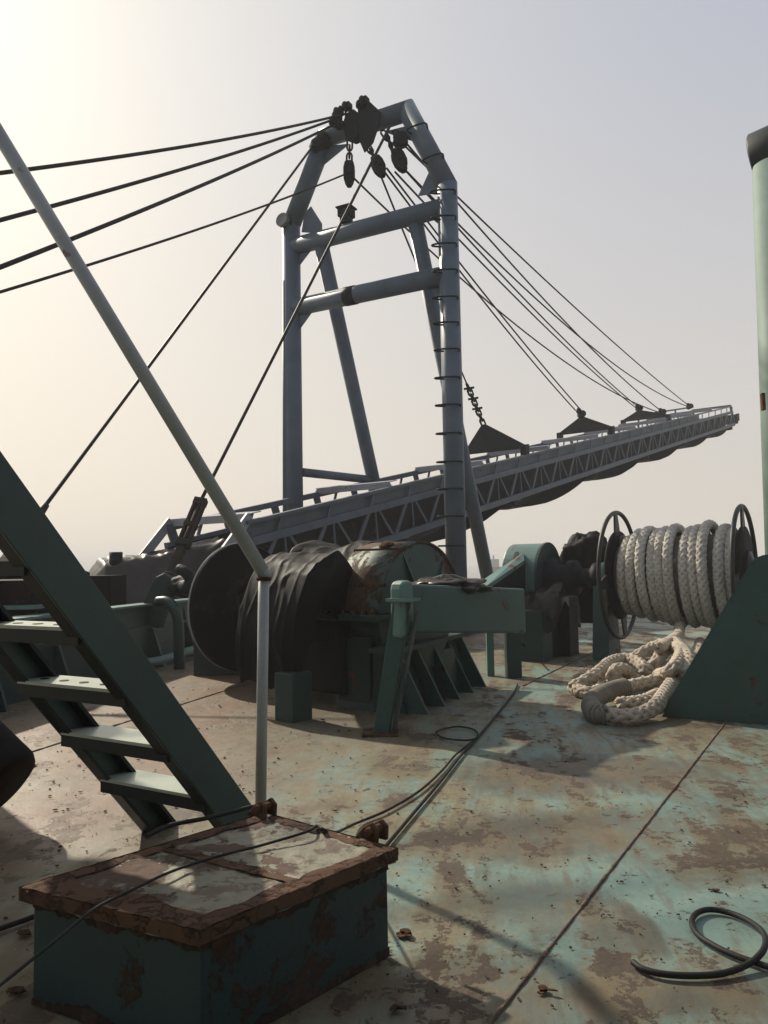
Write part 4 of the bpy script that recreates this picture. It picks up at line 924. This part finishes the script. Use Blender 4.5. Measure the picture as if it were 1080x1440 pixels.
# lid as displaced slab
def lid_mesh(A0, B0, C0, D0, thick, n=70, amp=.006):
    b = MB(); vs = []
    for i in range(n+1):
        for j in range(n+1):
            u, v_ = i/n, j/n; p = (A0*(1-u)+B0*u)*(1-v_)+(D0*(1-u)+C0*u)*v_
            e = min(u, 1-u, v_, 1-v_); jag = .012*noise.noise(V((p.x*9, p.y*9, 3))) if e < .001 else 0
            k = 1+jag
            q = cc+(p-cc)*k; nn_ = noise.noise(V((p.x*5, p.y*5, 0))); n5 = noise.noise(V((p.x*22, p.y*22, 1)))
            edge = max(0, 1-e/.09)
            q.z += amp*nn_+amp*.5*n5+edge*amp*1.3*(.5+n5)-(.012 if (abs(u-.52) < .012 or abs(v_-.0) < 0) else 0)
            vs.append(q)
    fs = [(i*(n+1)+j, (i+1)*(n+1)+j, (i+1)*(n+1)+j+1, i*(n+1)+j+1) for i in range(n) for j in range(n)]
    b.add(vs, fs, True)
    bd = [i*(n+1) for i in range(n+1)]+[n*(n+1)+j for j in range(1, n+1)]+[i*(n+1)+n for i in range(n-1, -1, -1)]+[j for j in range(n-1, 0, -1)]
    o = len(b.v)
    for k, idx in enumerate(bd): 
        p = b.v[idx]; b.v.append(V((p.x, p.y, HT-thick+.008*noise.noise(V((p.x*14, p.y*14, 7))))))
    m_ = len(bd)
    for k in range(m_): b.f.append((bd[k], bd[(k+1) % m_], o+(k+1) % m_, o+k)); b.sm.append(False)
    b.f.append(tuple(o+k for k in range(m_))); b.sm.append(False)
    return b
lid = lid_mesh(C_, Rr_, Bk, L_, .042); lid_o = lid.build('lid', M['lid'], bx)
# heavy rust border strips, standing proud of the lid plate
def strip(p, q, inw, z0=.004, wdt=.075):
    b = MB(); n = 60; vs = []
    for i in range(n+1):
        c = p.lerp(q, i/n); w_ = wdt*(1+.45*noise.noise(V((c.x*8, c.y*8, 4))))
        for j in range(6):
            x = c+inw*(w_*j/5); zz = .005*(1-(j/5)**3)+.004*noise.noise(V((x.x*25, x.y*25, 2))); vs.append(V((x.x, x.y, HT+z0+zz)))
    fs = [(i*6+j, (i+1)*6+j, (i+1)*6+j+1, i*6+j+1) for i in range(n) for j in range(5)]
    b.add(vs, fs, True); return b
for p, q in ((C_, Rr_), (L_, C_), (Bk, L_), (Rr_, Bk)):
    mid_ = (p+q)/2; inw = (cc-mid_); dpq = (q-p).normalized(); inw = (inw-dpq*inw.dot(dpq)).normalized()
    strip(p+inw*.002, q+inw*.002, inw, wdt=(.13 if p is L_ else .085 if p is C_ else .05)).build('rust_crust', M['crust'], lid_o)
for p, q in ((C_, Rr_), (L_, C_), (Bk, L_), (Rr_, Bk)):
    dpq = (q-p).normalized(); on = dpq.cross(zv); on = on if on.dot(cc-p) < 0 else -on
    b = MB(); n = 70; vs = []
    for i in range(n+1):
        c = p.lerp(q, -.006+1.012*i/n)
        for j, zz in enumerate((.010, -.012, -.026, -.038)):
            k_ = noise.noise(V((c.x*18, c.y*18, j*3))); vs.append(c+on*(.007+.004*k_)+zv*(zz+.005*k_*(j == 3)))
    b.add(vs, [(i*4+j, i*4+4+j, i*4+5+j, i*4+1+j) for i in range(n) for j in range(3)], True); b.build('rust_crust', M['crust'], lid_o)
sm_ = .48
strip(C_.lerp(Rr_, sm_), L_.lerp(Bk, sm_), (Rr_-C_).normalized(), 0, .06).build('rust_crust', M['crust'], lid_o)
bd_ = [ins(p, .945) for p in (C_, Rr_, Bk, L_)]
b = MB()
b.hexa([V((p.x, p.y, 0)) for p in bd_], [V((p.x, p.y, HT-.04)) for p in bd_]); b.build('box_body', M['lid_green'], bx, bevel=.008)
M['fringe'] = paint('dark_rust_fringe', (.026, .017, .012), .8, rough=.92, rustc=(.042, .025, .017), alt=(.025, .016, .012), bump=.9, rsc=7)
def fringe(p, q, z_, dz, dep, n=120, sd_=0):
    on = (q-p).normalized().cross(zv); on = on if on.dot(cc-p) < 0 else -on
    b = MB(); vs = []
    for i in range(n+1):
        c = p.lerp(q, i/n); d_ = dep*(.35+1.1*abs(noise.noise(V((c.x*4+sd_, c.y*4, 1))))+.5*abs(noise.noise(V((c.x*21, c.y*21, 2)))))
        c = c-V((0, 0, c.z)); vs += [c+on*.004+zv*z_, c+on*.003+zv*(z_+dz*d_)]
    b.add(vs, [(i*2, i*2+2, i*2+3, i*2+1) for i in range(n)]); return b
for p, q in ((bd_[0], bd_[1]), (bd_[3], bd_[0])):
    fringe(p, q, HT-.041, -1, .048).build('rust_fringe', M['fringe'], bx)
    fringe(p, q, .003, 1, .045, sd_=5).build('rust_fringe', M['fringe'], bx)
# hinge lugs
for (x, y), nm in (((372, 1150), 0), ((528, 1183), 1)):
    c = G(x, y, HT); b = MB(); dl = (Rr_-Bk).normalized() if nm else (Rr_-Bk).normalized(); pr2 = (Bk-L_).normalized()
    for o_2 in (-.03, .03):
        cc2 = c+pr2*o_2
        b.prism([cc2-dl*.10, cc2+dl*.03, cc2+dl*.035+zv*.06, cc2+dl*.0+zv*.085, cc2-dl*.04+zv*.06], pr2*.02)
    b.tube(c-pr2*.05+zv*.05, c+pr2*.06+zv*.05, .018, n=10); b.build('hinge', M['rust'], bx, bevel=.006)
# loose flakes beside box
rf_ = random.Random(11)
def flake(b, c, r, h=.012):
    n = rf_.randint(5, 8); a0 = rf_.uniform(0, 6.28); st_ = rf_.uniform(.35, 1)
    ang = rf_.uniform(0, 3.14); pts = []
    for k in range(n):
        th = a0+2*math.pi*k/n; rr = r*rf_.uniform(.6, 1.1); x, y = math.cos(th)*rr, math.sin(th)*rr*st_
        pts.append(c+V((x*math.cos(ang)-y*math.sin(ang), x*math.sin(ang)+y*math.cos(ang), .004+rf_.uniform(0, h*.6))))
    b.prism(pts, V((0, 0, h*.5)))
b = MB()
for i in range(420):
    x = rf_.uniform(0, 1080); y = 1440-(440*rf_.random()**.8)
    p = G(x, y)
    flake(b, p, abs(rf_.gauss(0, .005))+.003, .008)
for i in range(150):
    p = G(rf_.uniform(0, 520), rf_.uniform(960, 1150)); flake(b, p, rf_.uniform(.006, .02), .01)
tag(b.build('rust_chips', M['rust']), 'loose rust chips scattered over the deck', 'rust chips', kind='stuff')
bigf = [(43, 1078, .07, 'flat rusty scrap plate on the deck near the left edge'), (500, 1328, .06, None), (572, 1318, .055, 'rusty flake beside the right corner of the box'), (35, 1318, .06, 'dark rust flake left of the box'), (20, 1400, .05, 'dark rust flake low at the left edge'), (560, 1420, .04, 'curled rust flake at the bottom of the deck below the box'), (770, 1398, .035, 'long thin rust flake near the bottom weld seam'), (515, 1033, .05, 'small rust lump by the foot of the slanting leg'), (452, 1014, .05, 'crumbled rust scrap right of the winch support post')]
for x, y, r, lb in bigf:
    if not lb: continue
    b = MB(); c = G(x, y); 
    for k in range(3): flake(b, c+V((rf_.uniform(-.02, .02), rf_.uniform(-.02, .02), .003+.004*k)), r*.7*rf_.uniform(.6, 1), .008)
    tag(b.build('rust_flake', M['rust']), lb, 'rust flake', 'loose rust flakes on the deck')
# ------------------------------------------------------------ hoses and cables
def hose(name, pts, r, label, cat='hose', per=8, mat='hose', thin=False):
    b = MB(); pl_ = catmull(pts, per); b.sweep(pl_, r, 10, rf=(lambda t: r*(.62+.38*min(1, max(0, (t-.25)/.3)))) if thin else None); return tag(b.build(name, M[mat]), label, cat)
HL = HT+.022
hose('cable', [A(-60, 1425, 2.1), A(0, 1385, 2.25), A(75, 1325, 2.45), G(133, 1278, HL+.02), G(189, 1250, HL+.005), G(240, 1226, HL+.005), G(300, 1206, HL), G(370, 1188, HL), G(430, 1170, HL+.01), K(446, 1168)+zv*.02, K(458, 1171)+zv*.008, G(474, 1170, .15), G(500, 1158, .03), G(545, 1139, .02), G(590, 1112, .02), G(622, 1083, .02), G(640, 1062, .02), G(660, 1046, .02), G(672, 1034, .02), G(664, 1025, .02), G(640, 1022, .02), G(614, 1029, .02), G(625, 1038, .02), G(655, 1041, .035), G(672, 1038, .04)], .0088, 'long dark cable lying over the rusty box lid and across the deck', 'cable', thin=True)
hose('cable', [G(520, 1215, .02), G(548, 1183, .02), G(580, 1145, .02), G(620, 1098, .02), G(650, 1060, .02), G(676, 1032, .02), G(700, 1003, .02), G(722, 975, .02), G(728, 962, .02)], .011, 'straight dark cable on the deck right of the box', 'cable')
hose('cable', [G(-30, 1318, .02), G(0, 1306, .02), G(45, 1290, .02), G(90, 1272, .02), G(150, 1230, .02)], .012, 'short dark cable on the deck left of the box', 'cable')
hose('cable', [K(205, 1183)+zv*.02, K(240, 1170)+zv*.03, K(290, 1160)+zv*.03, K(330, 1150)+zv*.03, K(360, 1143)+zv*.03, K(385, 1140)+zv*.0], .010, 'thin dark cable along the back edge of the box lid', 'cable')
hl = [G(890, 1353, .02), G(905, 1363, .02), G(935, 1370, .02), G(980, 1372, .02), G(1020, 1368, .02), G(1055, 1354, .03), G(1074, 1335, .05), G(1075, 1315, .05), G(1058, 1298, .03), G(1030, 1285, .02), G(1000, 1279, .02), G(980, 1284, .02), G(973, 1297, .02), G(982, 1315, .02), G(1010, 1333, .02), G(1040, 1346, .02), G(1075, 1358, .02), G(1130, 1375, .02)]
hose('hose', hl, .0125, 'looped black flat hose on the deck at lower right')
hose('cable', [G(730, 902, .4), G(745, 915, .1), G(760, 925, .02)], .012, 'short black wire below the right end of the teal beam', 'cable')
ds_ = thing('distant_ship', V((37, 262, -2.4)), 'faint distant ship on the hazy horizon between the gantry foot and the right winch', 'ship')
b = MB(); b.prism([V((34, 262, -2.3)), V((46, 262, -2.3)), V((47.5, 262, .4)), V((33, 262, .4))], V((0, 3, 0))); b.build('hull', M['black'], ds_)
b = MB(); b.box((36.5, 263.5, 1.7), 3.4, 2.4, 2.6); b.box((36.5, 263.5, 3.6), .5, .5, 1.4); b.build('bridge', M['boom_light'], ds_)
# ------------------------------------------------------------ deckhouse unseen behind the camera, added to block sky light
M['house'] = paint('deckhouse_paint', (.10, .12, .115), .3, rough=.5, streak=.7)
dh = thing('added_deckhouse', V((1, -3.5, 0)), 'deckhouse with dark windows, unseen behind the camera, there to block sky light', 'added_deckhouse')
b = MB(); b.box((1.0, -5.2, 3.6), 17, 5.0, 7.2); b.build('wall', M['house'], dh, bevel=.04)
b = MB(); b.box((1.0, -4.9, 7.28), 18.4, 6.6, .16); b.build('roof', M['house'], dh)
b = MB(); b.box((1.0, -2.5, 3.5), 17, .5, .1); b.build('gutter_ledge', M['house'], dh)
for k in range(7):
    b = MB(); b.box((-6+2.3*k, -2.66, 5.2), 1.3, .06, 1.0); fr2 = b.build('window', M['black'], dh)
b = MB(); b.box((-1.5, -2.66, 1.3), 1.1, .06, 2.5); b.build('door', M['green'], dh, bevel=.01)
# ------------------------------------------------------------ haze
hz = bpy.data.materials.new('haze'); hz.use_nodes = True; nh = hz.node_tree; nh.nodes.clear()
pv = N(nh, 'ShaderNodeVolumePrincipled'); pv.inputs['Color'].default_value = (.97, .97, .97, 1); pv.inputs['Density'].default_value = .0024; pv.inputs['Anisotropy'].default_value = .0
ho = N(nh, 'ShaderNodeOutputMaterial'); nh.links.new(pv.outputs[0], ho.inputs['Volume'])
b = MB(); b.box((0, 500, 5), 2000, 3000, 17.0+0)
hzo = b.build('haze', hz); tag(hzo, kind='stuff')
for o in scene.objects:
    if '_o' in o: del o['_o']
